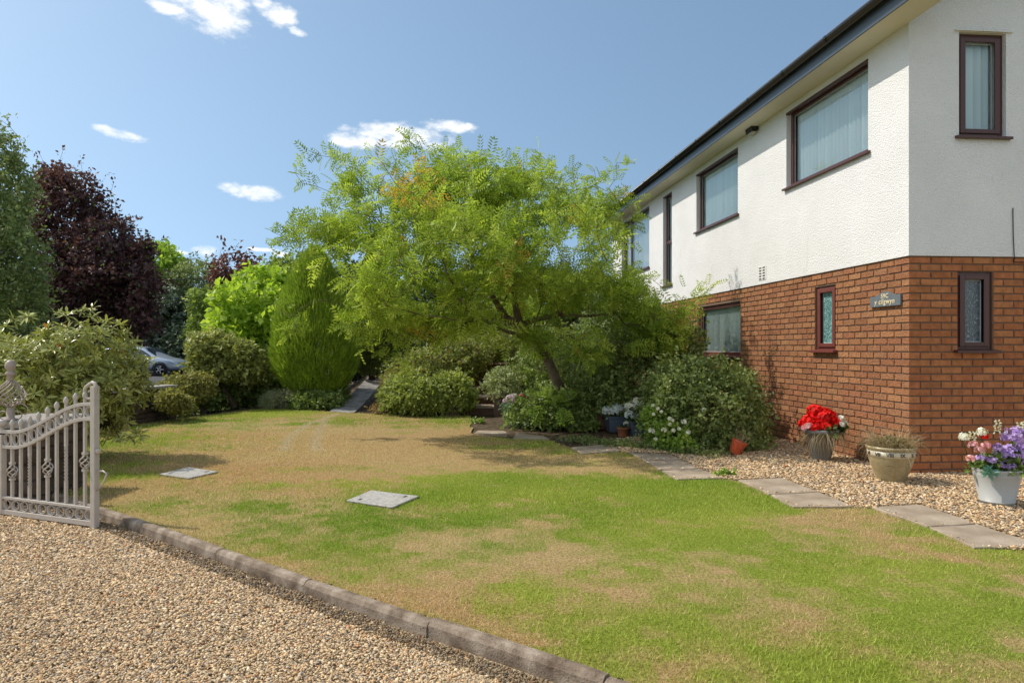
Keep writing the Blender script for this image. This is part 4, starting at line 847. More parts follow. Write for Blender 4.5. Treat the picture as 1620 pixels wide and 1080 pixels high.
def build_pier():
    r = np.random.default_rng(4); Y0 = 5.75; x0, x1 = (-30 - CX) / F * Y0, (64 - CX) / F * Y0; zt = .665
    ms = stone_mat('dark_rubble', (.055, .04, .03), (.10, .075, .055), (.17, .135, .11)); mc = stone_mat('pale_capstone', (.26, .24, .21), (.38, .35, .31), (.5, .47, .43))
    p = empty('gate_pier', ((x0 + x1) / 2, Y0 + .3, -.1)); tag(p, 'low dark stone pier with pale capstone behind the open gate', 'pier')
    m = MB(); hw = (x1 - x0) / 2; stone_blocks(m, -hw, hw, -.3, .3, 0, zt + .03, r); m.build('pier_shaft', ms, p)
    m = MB(); m.box(-hw - .03, hw + .03, -.34, .34, zt + .032, zt + .10); fixn(m.build('capstone', mc, p, bevel=.012))
    # iron finial standing on the pier
    Y = Y0 + .0; cx = (16.5 - CX) / F * Y; s = Y / F; zb = zt; fi = empty('cage_finial', (cx, Y + .0, zb)); tag(fi, 'grey wrought-iron cage finial with ball tip on the gate pier', 'finial')
    paint = plain('grey_finial_paint', (.37, .30, .255), .5, .4, var=.15); hgt = H + (HY - 571) * s - zb
    m = MB(); m.lathe([(0, 0), (.05, 0), (.05, .012), (.030, .022), (.030, .09), (.024, .10), (.020, .12)], 16); m.build('stem', paint, fi)
    z0, z1 = .115, hgt - .16; m = MB(); N = 12
    for k in range(N):
        pts = []
        for u in np.linspace(0, 1, 26):
            r_ = .016 + .094 * (math.sin(math.pi * u ** .85)) ** 1.0 * (1 if u < .5 else 1 - .35 * (u - .5) * 2 * (1 - u) * 2); a = k * 2 * math.pi / N + 2.6 * u; pts.append((r_ * math.cos(a), r_ * math.sin(a), z0 + (z1 - z0) * u))
        m.tube(pts, .0048, 6)
    m.build('twisted_cage', paint, fi)
    m = MB(); zz = z1 - .01; m.lathe([(.018, zz), (.026, zz + .01), (.022, zz + .045), (.036, zz + .055), (.040, zz + .07), (.022, zz + .082), (.022, zz + .09), (.036, zz + .105), (.041, zz + .13), (.036, zz + .155), (.022, zz + .175), (0, zz + .182)], 20); m.build('ball_tip', paint, fi)
    for sg in (1, -1):
        m = MB(); pts = [(sg * .028, 0, .03)] + [(sg * (.085 + .065 * math.cos(a)), 0, .085 + .065 * math.sin(a) * (1 - .02 * i)) for i, a in enumerate(np.linspace(math.pi, -1.0, 18))]; m.tube(pts, .005, 6)
        pts = [(sg * .028, 0, .02)] + [(sg * (.062 + .034 * math.cos(a)), 0, .045 + .034 * math.sin(a)) for a in np.linspace(math.pi, -1.6, 14)]; m.tube(pts, .005, 6); m.build('scroll', paint, fi)
build_pier()
def build_low_wall():
    r = np.random.default_rng(9); ms = stone_mat('brown_wall_stone', (.05, .035, .025), (.10, .07, .05), (.16, .12, .09)); mc = stone_mat('wall_coping', (.30, .27, .23), (.42, .39, .35), (.55, .52, .48))
    a, b = G(60, 700)[:2] + np.array([-.3, .35]), G(264, 661)[:2] + np.array([0, .12]); d = b - a; L = np.linalg.norm(d); c = (a + b) / 2
    w = empty('low_garden_wall', (c[0], c[1], -.05)); w.rotation_euler = (0, 0, math.atan2(d[1], d[0])); tag(w, 'low brown stone wall with pale coping between the lawn and the road', 'wall')
    m = MB(); stone_blocks(m, -L / 2, L / 2, -.12, .12, 0, .60, r, .10, .26); m.build('wall_body', ms, w); m = MB(); s = -L / 2
    while s < L / 2 - .05: e = min(L / 2, s + r.uniform(.4, .7)); m.box(s + .004, e - .004, -.16, .16, .602, .65 + r.uniform(0, .008)); s = e
    fixn(m.build('coping', mc, w, bevel=.008))
build_low_wall()
def build_car(x, y, rz, paint, label, name='parked_car'):
    """hatchback, nose towards +x; origin on the road under its middle"""
    car = empty(name, (x, y, -.10)); car.rotation_euler = (0, 0, rz); tag(car, label, 'car', 'cars parked beyond the garden wall')
    dark = plain('car_black_trim', (.015, .016, .018), .4); tyre = plain('tyre_rubber', (.02, .02, .02), .85); rim = plain('alloy_rim', (.45, .46, .48), .4, .5); t = NT('car_glass'); t.base((.03, .045, .06)).set(rough=.05, spec=.9); gl = t.m
    # stations along x: x, z_low, z_belt, z_roof, half width, half roof width
    St = [(-2.12, .42, .78, .80, .62, .50), (-2.02, .28, .92, 1.00, .80, .62), (-1.72, .22, .97, 1.30, .86, .60), (-1.35, .20, .96, 1.42, .885, .60), (-.7, .19, .94, 1.47, .89, .61), (-.1, .19, .92, 1.46, .89, .61), (.35, .19, .91, 1.38, .89, .60), (.75, .19, .905, 1.16, .885, .63), (1.08, .19, .90, .93, .88, .70), (1.5, .20, .82, .855, .865, .70), (1.85, .22, .74, .78, .82, .66), (2.05, .28, .62, .66, .72, .55), (2.12, .36, .52, .54, .60, .45)]
    ring = lambda q: [(q[0], -q[4] * .93, q[1]), (q[0], -q[4], (q[1] + q[2]) * .5), (q[0], -q[4] * .97, q[2]), (q[0], -(q[4] * .45 + q[5] * .55) if q[3] - q[2] > .1 else -(q[5] + .06), q[2] + (q[3] - q[2]) * .55), (q[0], -q[5], q[3] - .012), (q[0], -q[5] * .5, q[3] + .01)]
    m = MB(); vs = []
    for q in St: a = ring(q); vs += a + [(px_, -py_, pz_) for px_, py_, pz_ in a[::-1]]
    k = 12; fs = [(i * k + j, i * k + (j + 1) % k, (i + 1) * k + (j + 1) % k, (i + 1) * k + j) for i in range(len(St) - 1) for j in range(k)] + [tuple(range(k)), tuple((len(St) - 1) * k + j for j in range(k))[::-1]]
    m.add(vs, fs, True); body = fixn(m.build('body', paint, car)); bv = body.modifiers.new('s', 'SUBSURF'); bv.levels = bv.render_levels = 2
    for sg in (-1, 1):
        for x0, x1 in ((-1.62, -.62), (-.54, .86)):
            n = 8; vs = []
            for i in range(n + 1):
                xx = x0 + (x1 - x0) * i / n; zr = float(np.interp(xx, [q[0] for q in St], [q[3] for q in St])) - .10; zb = float(np.interp(xx, [q[0] for q in St], [q[2] for q in St])) + .03; zr = max(zr, zb + .01)
                if i == 0 and x0 < -1: zr = zb + .12
                for z in (zb, zr): f = (z - .93) / .5; vs.append((xx, sg * (.872 - .235 * max(0, min(1, f)) + .012), z))
            m = MB(); m.add(vs, [(2 * i, 2 * i + 2, 2 * i + 3, 2 * i + 1) for i in range(n)], True); m.build('side_window', gl, car)
        m = MB(); m.box(-1.0, .95, sg * .885 - .012, sg * .885 + .012, .235, .275); m.build('sill_trim', dark, car)
        m = MB(); m.box(.62, .78, sg * 1.0 - .09, sg * 1.0 + .07, .93, 1.04); fixn(m.build('door_mirror', paint, car, bevel=.03))
        m = MB(); m.add([(1.92, sg * .80, .60), (2.06, sg * .62, .58), (2.05, sg * .60, .68), (1.80, sg * .80, .71)], [(0, 1, 2, 3)]); m.build('headlight', rim, car)
    m = MB(); m.add([(.42, -.56, 1.38), (.42, .56, 1.38), (1.04, .66, .965), (1.04, -.66, .965)], [(0, 1, 2, 3)]); m.build('windscreen', gl, car)
    for wx in (-1.32, 1.30):
        for sg in (-1, 1):
            wh = empty('wheel', (wx, sg * .80, .325)); wh.parent = car
            m = MB(); vs = []; N = 28; prof = [(.20, -.10), (.29, -.105), (.325, -.08), (.327, .08), (.29, .105), (.20, .10)]
            for r_, yy in prof:
                for q in range(N): a = 2 * math.pi * q / N; vs.append((r_ * math.cos(a), yy, r_ * math.sin(a)))
            m.add(vs, [(i * N + q, i * N + (q + 1) % N, (i + 1) * N + (q + 1) % N, (i + 1) * N + q) for i in range(5) for q in range(N)], True); m.build('tyre', tyre, wh)
            m = MB(); yy = sg * .085
            for q in range(5):
                a = 2 * math.pi * q / 5; c, s_ = math.cos(a), math.sin(a); w = .034; m.add([(c * .03 - s_ * w, yy + sg * .02, s_ * .03 + c * w), (c * .03 + s_ * w, yy + sg * .02, s_ * .03 - c * w), (c * .21 + s_ * w * .8, yy, s_ * .21 - c * w * .8), (c * .21 - s_ * w * .8, yy, s_ * .21 + c * w * .8)], [(0, 1, 2, 3)])
            vs = []
            for r_ in (.195, .225):
                for q in range(N): a = 2 * math.pi * q / N; vs.append((r_ * math.cos(a), yy + sg * .004, r_ * math.sin(a)))
            m.add(vs, [(q, (q + 1) % N, N + (q + 1) % N, N + q) for q in range(N)]); m.build('rim', rim, wh)
            m = MB(); m.lathe([(.0, 0), (.2, 0)], 20); o = m.build('brake_disc', dark, wh); o.rotation_euler = (math.pi / 2, 0, 0); o.location = (0, yy * .55, 0)
            m = MB(); vs = []
            for r_, y_ in ((.34, sg * .085), (.375, sg * .098)):
                for q in range(15): a = -.15 + (math.pi + .3) * q / 14; vs.append((wx + r_ * math.cos(a), sg * .80 + y_ * 1.0, .325 + r_ * math.sin(a)))
            m.add(vs, [(q, q + 1, 15 + q + 1, 15 + q) for q in range(14)]); m.build('wheel_arch', dark, car)
    return car
def carpaint(name, c):
    t = NT(name); t.base(c).set(rough=.28, metal=.35, coat=.8); return t.m
Yc = 34.0
build_car((293 - CX) / F * Yc - 2.12, Yc, 0.0, carpaint('silver_blue_paint', (.50, .58, .70)), 'silver-blue hatchback on the road, seen above the low stone wall')
build_car((470 - CX) / F * 29 - 2.12, 29.0, 0.0, carpaint('pale_blue_paint', (.55, .68, .80)), 'pale blue car almost hidden behind the bright green hazel')

# ------------------------------------------------------------------ brick steps, stub piers, summerhouse, overhead wire
def build_steps():
    mb = plain('old_step_brick', (.15, .09, .065), .9, .1, var=.35, scale=12, bump=.5, bscale=60); me_ = plain('step_edge', (.34, .27, .21), .9, .1, var=.2)
    st = empty('garden_steps', tuple(W(766, 655, 13.15) * np.array([1, 1, 0]))); tag(st, 'dark brick garden steps with pale edges between the clipped bushes', 'steps')
    for i in range(6):
        m = MB(); m.box(-.62, .50, i * .55, i * .55 + .62, i * .15 - .05, i * .15 + .112); fixn(m.build('riser', mb, st)); m = MB(); m.box(-.62, .50, i * .55 - .03, i * .55 + .60, i * .15 + .1125, i * .15 + .15); fixn(m.build('tread', mb if i > 2 else me_, st, bevel=.004))
    t = NT('stub_brick'); br = t.N.new('ShaderNodeTexBrick'); t.L.new(t.tc(), br.inputs[0]); mp = t.N.new('ShaderNodeMapping'); mp.inputs['Rotation'].default_value = (math.pi / 2, 0, 0); t.L.new(t.tc(), mp.inputs[0]); t.L.new(mp.outputs[0], br.inputs[0])
    br.inputs['Scale'].default_value = 4.4; br.inputs['Brick Width'].default_value = 1.0; br.inputs['Row Height'].default_value = .33; br.inputs['Mortar Size'].default_value = .03
    br.inputs['Color1'].default_value = (.21, .12, .085, 1); br.inputs['Color2'].default_value = (.15, .09, .065, 1); br.inputs['Mortar'].default_value = (.10, .085, .07, 1); t.base(br.outputs[0]).set(rough=.9).bump(t.noise(50, 4), .6, .01)
    for px, pt, pb, Y, w, lab in ((790, 622, 656, 13.0, .20, 'brown brick stub pier to the right of the garden steps'), (712, 640, 657, 13.0, .34, 'lower brown brick stub pier to the left of the garden steps')):
        z1 = W(px, pt, Y)[2]; o = empty('stub_pier', ((px - CX) / F * Y, Y, -.02)); tag(o, lab, 'pier', 'stub piers beside the garden steps')
        m = MB(); m.box(-w / 2, w / 2, -.13, .13, 0, z1 - .02); fixn(m.build('pier_shaft', t.m, o, bevel=.006)); m = MB(); m.box(-w / 2 - .02, w / 2 + .02, -.15, .15, z1 - .0195, z1 + .03); fixn(m.build('pier_cap', me_, o, bevel=.006))
build_steps()
def build_summerhouse():
    Y = 23.0; x = (936 - CX) / F * Y; zt = W(0, 423, Y)[2]; ze = W(0, 446, Y)[2]; th = NT('weathered_thatch'); n = th.noise(18, 5, .6, stretch=(1, 1, .2)); th.base(th.ramp(n, [(.3, (.16, .13, .115)), (.7, (.30, .26, .23))])).set(rough=.95, spec=.1).bump(n, .8, .03)
    s = empty('summerhouse', (x, Y, 0)); tag(s, 'small round summerhouse with a grey conical roof glimpsed behind the tree', 'summerhouse')
    m = MB(); m.lathe([(1.12, ze - .06), (1.15, ze), (.95, ze + .06), (.62, ze + (zt - ze) * .42), (.3, ze + (zt - ze) * .75), (.1, zt - .03), (.045, zt + .03), (0, zt + .10)], 28); m.build('roof', th.m, s)
    wd = plain('summerhouse_boards', (.16, .12, .09), .85, .1, var=.3, scale=10); m = MB(); m.lathe([(.86, 0), (.86, ze - .02)], 12); m.build('wall', wd, s)
build_summerhouse()
def build_wire():
    m = MB(); a, b = W(180, 430, 24.5), W(352, 438, 31.0); a[0] -= 6; pts = [a + (b - a) * u + np.array([0, 0, -.25 * 4 * u * (1 - u)]) for u in np.linspace(0, 1, 24)]; m.tube(pts, .02, 5)
    pb = b.copy(); c = m.build('overhead_cable', plain('cable_black', (.02, .02, .02), .6), None); recentre(c, a); tag(c, 'thin black overhead cable crossing in front of the far trees', 'cable')
    p = empty('utility_pole', (pb[0] + .12, pb[1], -.1)); tag(p, 'weathered wooden utility pole lost among the far trees', 'pole'); m = MB(); m.lathe([(.13, 0), (.10, pb[2] + .6), (0, pb[2] + .62)], 12); m.build('pole_shaft', plain('pole_wood', (.12, .09, .065), .9, .1, var=.3), p)
    m = MB(); m.box(-.6, .6, -.05, .05, pb[2] + .25, pb[2] + .36); fixn(m.build('crossarm', plain('arm_wood', (.11, .085, .06), .9), p))
build_wire()
# ------------------------------------------------------------------ potted flowers
def petal_ball(name, c, r, n, psize, mat, parent, rng, petals=4, squash=.85, front=None):
    """a head of small florets: n florets of a few petals over a dome"""
    d = nrm(rng.normal(size=(n * 2, 3))); d = d[d[:, 2] > -.55][:n]; P = c + d * r * np.array([1, 1, squash]) * rng.uniform(.66, 1.16, (len(d), 1)); V = []; Fc = []; R = []; b = 0
    for p, q in zip(P, d):
        u = nrm(np.cross(q, rng.normal(size=3))); w = np.cross(q, u); rr = rng.random()
        for k in range(petals):
            a = 2 * math.pi * k / petals + rr; e = u * math.cos(a) + w * math.sin(a); f = np.cross(q, e); s = psize * rng.uniform(.8, 1.2)
            V += [p, p + e * s * .6 + f * s * .5 + q * s * .15, p + e * s * 1.1 + q * s * .28, p + e * s * .6 - f * s * .5 + q * s * .15]; Fc.append((b, b + 3, b + 2, b + 1)); R.append(rr); b += 4
    return mesh(name, np.array(V) , np.array(Fc), mat, parent, rnd=R)
def petal_mat(name, a, b, c, transl=.25):
    return leafmat(name, a, b, c, transl=transl, rough=.6, spec=.2, freq=3)
def pot(name, loc, prof, mat, soil_z, soil_r, label, category, group=None, n=40):
    o = empty(name, loc); tag(o, label, category, group); m = MB(); m.lathe(prof, n); p = m.build('pot', mat, o); p.data.polygons.foreach_set('use_smooth', [True] * len(p.data.polygons))
    m = MB(); m.lathe([(0, soil_z + .006), (soil_r, soil_z)], 24); m.build('soil', M['soil'], o); return o
def strands(name, base, n, L, rng, mat, parent, r0, droop=1.0, w=.0035, up=1.0, spread=1.0):
    """dry grass blades that rise from the pot and arch over its rim"""
    V = []; Fc = []; R = []; b = 0
    for i in range(n):
        a = rng.uniform(0, 6.283); rr = r0 * math.sqrt(rng.random()); p = np.array(base) + np.array([math.cos(a) * rr, math.sin(a) * rr, 0]); a2 = a + rng.normal() * .7; d = np.array([math.cos(a2), math.sin(a2), 0]); l = L * rng.uniform(.5, 1.2); kk = 6; v = up * rng.uniform(.4, 1.1); h = spread * rng.uniform(.3, 1.0); cur = p.copy(); vel = d * h + np.array([0, 0, v]); tw = nrm(np.cross(d, [0, 0, 1.0]) + rng.normal(size=3) * .5)
        pr = rng.random()
        for j in range(kk + 1):
            ww = w * (1 - .8 * j / kk); V += [cur - tw * ww, cur + tw * ww]
            vel = vel + np.array([0, 0, -droop * .42]) + rng.normal(size=3) * .12; cur = cur + nrm(vel) * l / kk
            if j: Fc.append((b + 2 * j - 2, b + 2 * j - 1, b + 2 * j + 1, b + 2 * j)); R.append(pr)
        b += 2 * (kk + 1)
    return mesh(name, np.array(V), np.array(Fc), mat, parent, rnd=R)
def tuft(name, c, r, n, size, mat, parent, rng, tpl=T_LEAF, squash=.6, k=4, L=.08, up=.4):
    d = nrm(rng.normal(size=(n, 3))); d[:, 2] = np.abs(d[:, 2]); P = np.array(c) + d * np.array([r, r, r * squash]) * rng.uniform(.3, 1, (n, 1)); v, f, rr = sprays(P, d, L, k, size, rng, tpl, upb=up); return mesh(name, v, f, mat, parent, rnd=rr)
def loft_spike(name, c, h, mat, parent, rng, size=.012):
    """snapdragon-like spike"""
    P = []; D = []
    for i in range(16):
        a = i * 2.4; z = h * (.25 + .75 * i / 16); r = .016 * (1 - .5 * i / 16); P.append(np.array(c) + [r * math.cos(a), r * math.sin(a), z]); D.append([math.cos(a), math.sin(a), .3])
    P = np.array(P); D = nrm(np.array(D)); v, f, rr = cat([stamp(T_LEAF, P, nrm(D + rng.normal(size=D.shape) * .4), size, rng, .2) for _ in range(4)]); return mesh(name, v, f, mat, parent, rnd=rr)
def build_pots():
    r = np.random.default_rng(21); t = NT('potting_soil'); t.base((.03, .022, .015)).set(rough=.95); M['soil'] = t.m
    LF = leafmat('pot_leaf', (.02, .055, .012), (.045, .11, .022), (.09, .19, .04)); DRYM = leafmat('dry_grass', (.16, .11, .05), (.34, .25, .13), (.56, .46, .30), transl=.2)
    RED = petal_mat('red_petal', (.50, .004, .004), (.78, .008, .006), (.92, .03, .02), .2); WH = petal_mat('white_petal', (.62, .60, .52), (.82, .80, .74), (.92, .92, .88)); LIL = petal_mat('lilac_petal', (.34, .20, .52), (.48, .33, .70), (.68, .56, .84)); PK = petal_mat('pink_petal', (.62, .22, .28), (.80, .42, .46), (.88, .66, .66)); PBL = petal_mat('ice_blue_petal', (.42, .60, .72), (.62, .78, .86), (.82, .90, .94)); YW = petal_mat('cream_petal', (.52, .56, .28), (.74, .76, .50), (.88, .88, .72)); TEAL = leafmat('teal_leaf', (.01, .16, .12), (.02, .28, .20), (.05, .40, .30))
    # A: red geraniums
    Y = 7.74; s = Y / F; x = (1299 - CX) * s; R, rb, h = 27.5 * s, 13.5 * s, 50 * s; gm = NT('green_grey_pot'); gm.base(gm.ramp(gm.noise(6, 4), [(.3, (.13, .135, .12)), (.7, (.20, .20, .175))])).set(rough=.6)
    o = pot('flower_pot', (x, Y, 0), [(0, .0), (rb * .96, .0), (rb, .01), (rb + (R * .92 - rb) * .9, h * .88), (R * .96, h * .885), (R, h * .90), (R, h), (R * .94, h + .003), (R * .90, h - .01), (R * .86, h - .04)], gm.m, h - .035, R * .88, 'grey-green pot of red geraniums with dry grass hanging over its rim', 'flower pot', 'flower pots along the house')
    petals = [(-.13, -.02, .10, .085), (-.05, .02, .19, .095), (.02, -.05, .12, .10), (.09, .0, .13, .085), (-.10, -.09, .04, .07), (.0, -.12, .03, .07), (-.02, .05, .12, .10), (-.17, .03, .06, .06), (.13, -.06, .07, .06), (.04, .03, .17, .08)]
    for a, b, c, q in petals: petal_ball('flower_head', np.array([a, b, h + c]), q, 110, .020, RED, o, r, 5, .8)
    for a, b, c, q in [(.20, -.05, .12, .035), (.17, -.10, .055, .04), (.235, -.05, .06, .035), (-.19, -.10, .045, .035), (-.21, -.06, .02, .03)]: petal_ball('flower_head', np.array([a, b, h + c]), q, 26, .022, WH if a > 0 else PK, o, r, 5, .8)
    tuft('foliage', (0.02, -.02, h - .04), .19, 90, .065, LF, o, r, squash=.75)
    tuft('foliage', (0.17, -.07, h - .0), .07, 26, .06, LF, o, r, squash=.5)
    strands('dry_grass', (0.03, -.05, h - .03), 420, .34, r, DRYM, o, .15, 1.35, .0016, .6, 1.5)
    # B: beige pot with numerals
    Y = 6.52; s = Y / F; x = (1409.5 - CX) * s; R, h = 36.5 * s, 57 * s; gl = NT('beige_glaze'); n = gl.noise(9, 5, .6, stretch=(1, 1, .35)); v = gl.voro(16, 'DISTANCE_TO_EDGE'); c = gl.ramp(n, [(.3, (.30, .235, .115)), (.7, (.46, .385, .22))]); c = gl.mix(gl.math('LESS_THAN', v, .012), c, (.17, .12, .06)); gl.base(c).set(rough=.32, spec=.5, coat=.25)
    prof = [(0, 0), (.118, 0), (.128, .008), (.148, .05), (.180, .12), (.207, .18), (.222, .225), (.226, .245), (.229, .248), (.231, .275), (.232, .305), (.229, .308), (.231, .315), (.244, .320), (.250, .332), (.247, .345), (.236, .348), (.224, .340), (.218, .31)]
    k = R / .250; prof = [(a * k, b * h / .348) for a, b in prof]; o = pot('flower_pot', (x, Y, 0), prof, gl.m, .31 * h / .348, .215 * k, 'round beige glazed pot with roman numerals and a dried-up plant', 'flower pot', 'flower pots along the house', 64)
    band = NT('cream_band'); band.base(band.ramp(band.noise(12, 4), [(.3, (.60, .53, .38)), (.7, (.74, .68, .52))])).set(rough=.35)
    m = MB(); zb0, zb1 = .250 * h / .348, .304 * h / .348; m.lathe([(.2305 * k, zb0), (.2345 * k, zb1)], 64); o2 = m.build('numeral_band', band.m, o)
    ink = plain('numeral_ink', (.045, .04, .035), .5); nums = ['I', 'II', 'III', 'IIII', 'V', 'VI', 'VII', 'VIII', 'IX', 'X', 'XI', 'XII']
    for i, tx in enumerate(nums):
        cu = bpy.data.curves.new('numeral', 'FONT'); cu.body = tx; cu.size = .060 * k; cu.align_x = 'CENTER'; cu.align_y = 'CENTER'; cu.extrude = .0012; cu.offset = .0012; cu.materials.append(ink); q = text_mesh('numeral', cu); q.parent = o2
        a = math.radians(-121 + (i - 7) * 30); rr = .2368 * k; q.location = (rr * math.cos(a), rr * math.sin(a), (zb0 + zb1) / 2); q.rotation_euler = (math.radians(85), 0, a + math.pi / 2); q.scale = (.9, .92, 1)
    DP = leafmat('withered_leaf', (.10, .09, .025), (.24, .20, .08), (.46, .38, .24), transl=.25)
    tuft('withered_foliage', (0, 0, .31 * h / .348), .21 * k, 300, .04, DP, o, r, T_LONG, .75, 4, .07, .6); strands('dry_grass', (0, 0, .31 * h / .348), 620, .30, r, DRYM, o, .20 * k, .62, .0021, 1.6, .85)
    # C: pale grey bucket with lilac hydrangeas
    Y = 5.57; s = Y / F; x = (1577 - CX) * s; R, rb, h = 33.5 * s, 23 * s, 57.5 * s; pm_ = NT('pale_grey_plastic'); pm_.base(pm_.mix(pm_.noise(3, 3), (.36, .36, .34), (.42, .42, .40))).set(rough=.42, spec=.4)
    o = pot('flower_pot', (x, Y, 0), [(0, 0), (rb * .97, 0), (rb, .008), (rb + .003, .028), (rb + .008, .029), (rb + .010, .036), (rb + .005, .038), (R * .95, h * .80), (R * .97, h * .86), (R * .94, h * .90), (R * 1.0, h * .945), (R * 1.0, h), (R * .95, h + .002), (R * .92, h - .02)], pm_.m, h - .03, R * .93, 'pale grey plastic pot full of lilac hydrangeas, farthest right', 'flower pot', 'flower pots along the house')
    z = lambda py: h + (745 - py) * s; X = lambda px: (px - 1577) * s
    for px, py, rr, n, ps in ((1599, 694, 17, 95, .019), (1590, 723, 20, 120, .019), (1613, 712, 12, 60, .018)): petal_ball('flower_head', np.array([X(px), -.05, z(py)]), rr * s, n, ps, LIL, o, r, 4, .82)
    for px, py, rr in ((1561, 709, 7), (1536, 726, 6.5), (1553, 729, 7), (1566, 737, 5.5), (1582, 739, 6)): petal_ball('flower_head', np.array([X(px), -.12, z(py)]), rr * s, 34, .012, LIL, o, r, 5, .8)
    for px, py, rr in ((1537, 714, 6.5), (1523, 727, 6), (1526, 706, 7), (1546, 706, 6)): petal_ball('flower_head', np.array([X(px), -.10, z(py)]), rr * s, 34, .012, PK, o, r, 5, .8)
    petal_ball('flower_head', np.array([X(1552), -.04, z(694)]), 5 * s, 26, .011, RED, o, r, 5)
    for px, py, rr in ((1517, 695, 6.5), (1545, 687, 6.5)): petal_ball('flower_head', np.array([X(px), -.06, z(py)]), rr * s, 24, .016, WH, o, r, 5)
    for px, py, hh in ((1574, 698, .15), (1609, 697, .13), (1534, 706, .10), (1619, 690, .10)): loft_spike('flower_spike', (X(px), -.03, z(py)), hh, YW, o, r, .020)
    g = leafmat('hydrangea_leaf', (.03, .09, .015), (.07, .18, .03), (.14, .28, .05)); tuft('foliage', (0.0, 0, h - .02), .19, 150, .055, g, o, r, squash=.75, L=.09); tuft('foliage', (.13, .02, h + .05), .12, 70, .06, g, o, r, squash=1.1)
    tuft('teal_foliage', (X(1545), -.15, h - .01), .05, 14, .06, TEAL, o, r, T_LONG, .4, 4, .05, .2)
    V = []; m = MB()
    for px, py, hh in ((1517, 700, 0), (1545, 692, 0), (1574, 700, 0), (1609, 700, 0), (1599, 705, 0)): m.tube([(X(px) * .5, 0, h - .03), (X(px) * .85, -.03, (h + z(py)) / 2), (X(px), -.05, z(py))], .003, 5)
    m.build('stems', LF, o)
    # far group by the steps
    def far_pot(px, pt, pb, w, mat, lab, dpt=0, sq=False, grp='small pots beside the white roses', name='flower_pot'):
        c = G(px, pb); s = c[1] / F; R = w / 2 * s; h = (pb - pt) * s; n = 4 if sq else 28
        o = empty(name, (c[0], c[1], -.0)); tag(o, lab, 'flower pot', grp); m = MB(); prof = [(0, 0), (R * .76, 0), (R * .80, .01), (R * .94, h * .86), (R * 1.0, h * .87), (R * 1.02, h), (R * .93, h), (R * .90, h * .85)]
        if sq: prof = [(a * 1.35, b) for a, b in prof]
        m.lathe(prof, n); p = m.build('pot', mat, o)
        if sq: p.rotation_euler = (0, 0, math.pi / 4 + .12); p.data.polygons.foreach_set('use_smooth', [False] * len(p.data.polygons))
        m = MB(); m.lathe([(0, h * .9 + .005), (R * .9, h * .9)], 16); m.build('soil', M['soil'], o); return o, h, s
    blu = plain('blue_grey_glaze', (.085, .105, .14), .4, .5, var=.2, scale=10); ter = plain('terracotta', (.36, .13, .06), .8, .2, var=.2, scale=12); ter2 = plain('brown_terracotta', (.22, .10, .06), .85, .2, var=.25, scale=12)
    o, h, s = far_pot(974, 657, 682, 33, blu, 'blue-grey pot of ice-blue hydrangeas, behind the small terracotta pot', sq=True)
    for a, b, c, q in ((-.13, -.05, .07, .075), (-.02, -.08, .08, .085), (.10, -.03, .12, .08), (.0, .05, .13, .08)): petal_ball('flower_head', np.array([a, b, h + c]), q, 60, .026, PBL, o, r, 4)
    petal_ball('flower_head', np.array([.14, -.09, h + .09]), .05, 26, .022, LIL, o, r, 4); tuft('foliage', (0, 0, h), .15, 60, .06, LF, o, r)
    o, h, s = far_pot(1009, 665, 690, 29, blu, 'blue-grey pot of white hydrangeas, right of the small terracotta pot', sq=True)
    for a, b, c, q in ((-.10, -.02, .19, .085), (.07, -.10, .06, .09), (-.13, -.08, .08, .07), (.0, .03, .26, .07), (.10, .0, .20, .05)): petal_ball('flower_head', np.array([a, b, h + c]), q, 60, .026, WH if c > .15 else PBL, o, r, 4)
    tuft('foliage', (0, 0, h), .16, 80, .065, LF, o, r, squash=1.3)
    o, h, s = far_pot(986, 676, 690, 20, ter, 'small terracotta pot between the two blue-grey pots'); tuft('foliage', (0, 0, h), .05, 14, .03, LF, o, r); petal_ball('flower_head', np.array([0.04, -.02, h + .06]), .035, 14, .018, WH, o, r)
    o, h, s = far_pot(943, 656, 678, 29, ter2, 'brown terracotta planter left of the blue-grey pots', sq=True); tuft('foliage', (0, 0, h), .15, 60, .04, LF, o, r, squash=.7)
    c = G(1161, 720); s = c[1] / F; R = .095; h = .17; o = empty('flower_pot', (c[0], c[1], .02)); tag(o, 'tilted orange-red pot of dead twigs at the foot of the round shrub', 'flower pot'); o.rotation_euler = (math.radians(6), math.radians(24), 0); om = plain('orange_red_glaze', (.56, .10, .04), .35, .5, var=.12)
    m = MB(); m.lathe([(0, 0), (R * .62, 0), (R * .66, .01), (R * .95, h * .9), (R * 1.04, h), (R * .95, h), (R * .9, h * .85), (0, h * .85)], 28); m.build('pot', om, o); strands('dead_twigs', (0, 0, h * .85), 40, .24, r, DRYM, o, .06, .15, .0022, 1.4, .4)
build_pots()
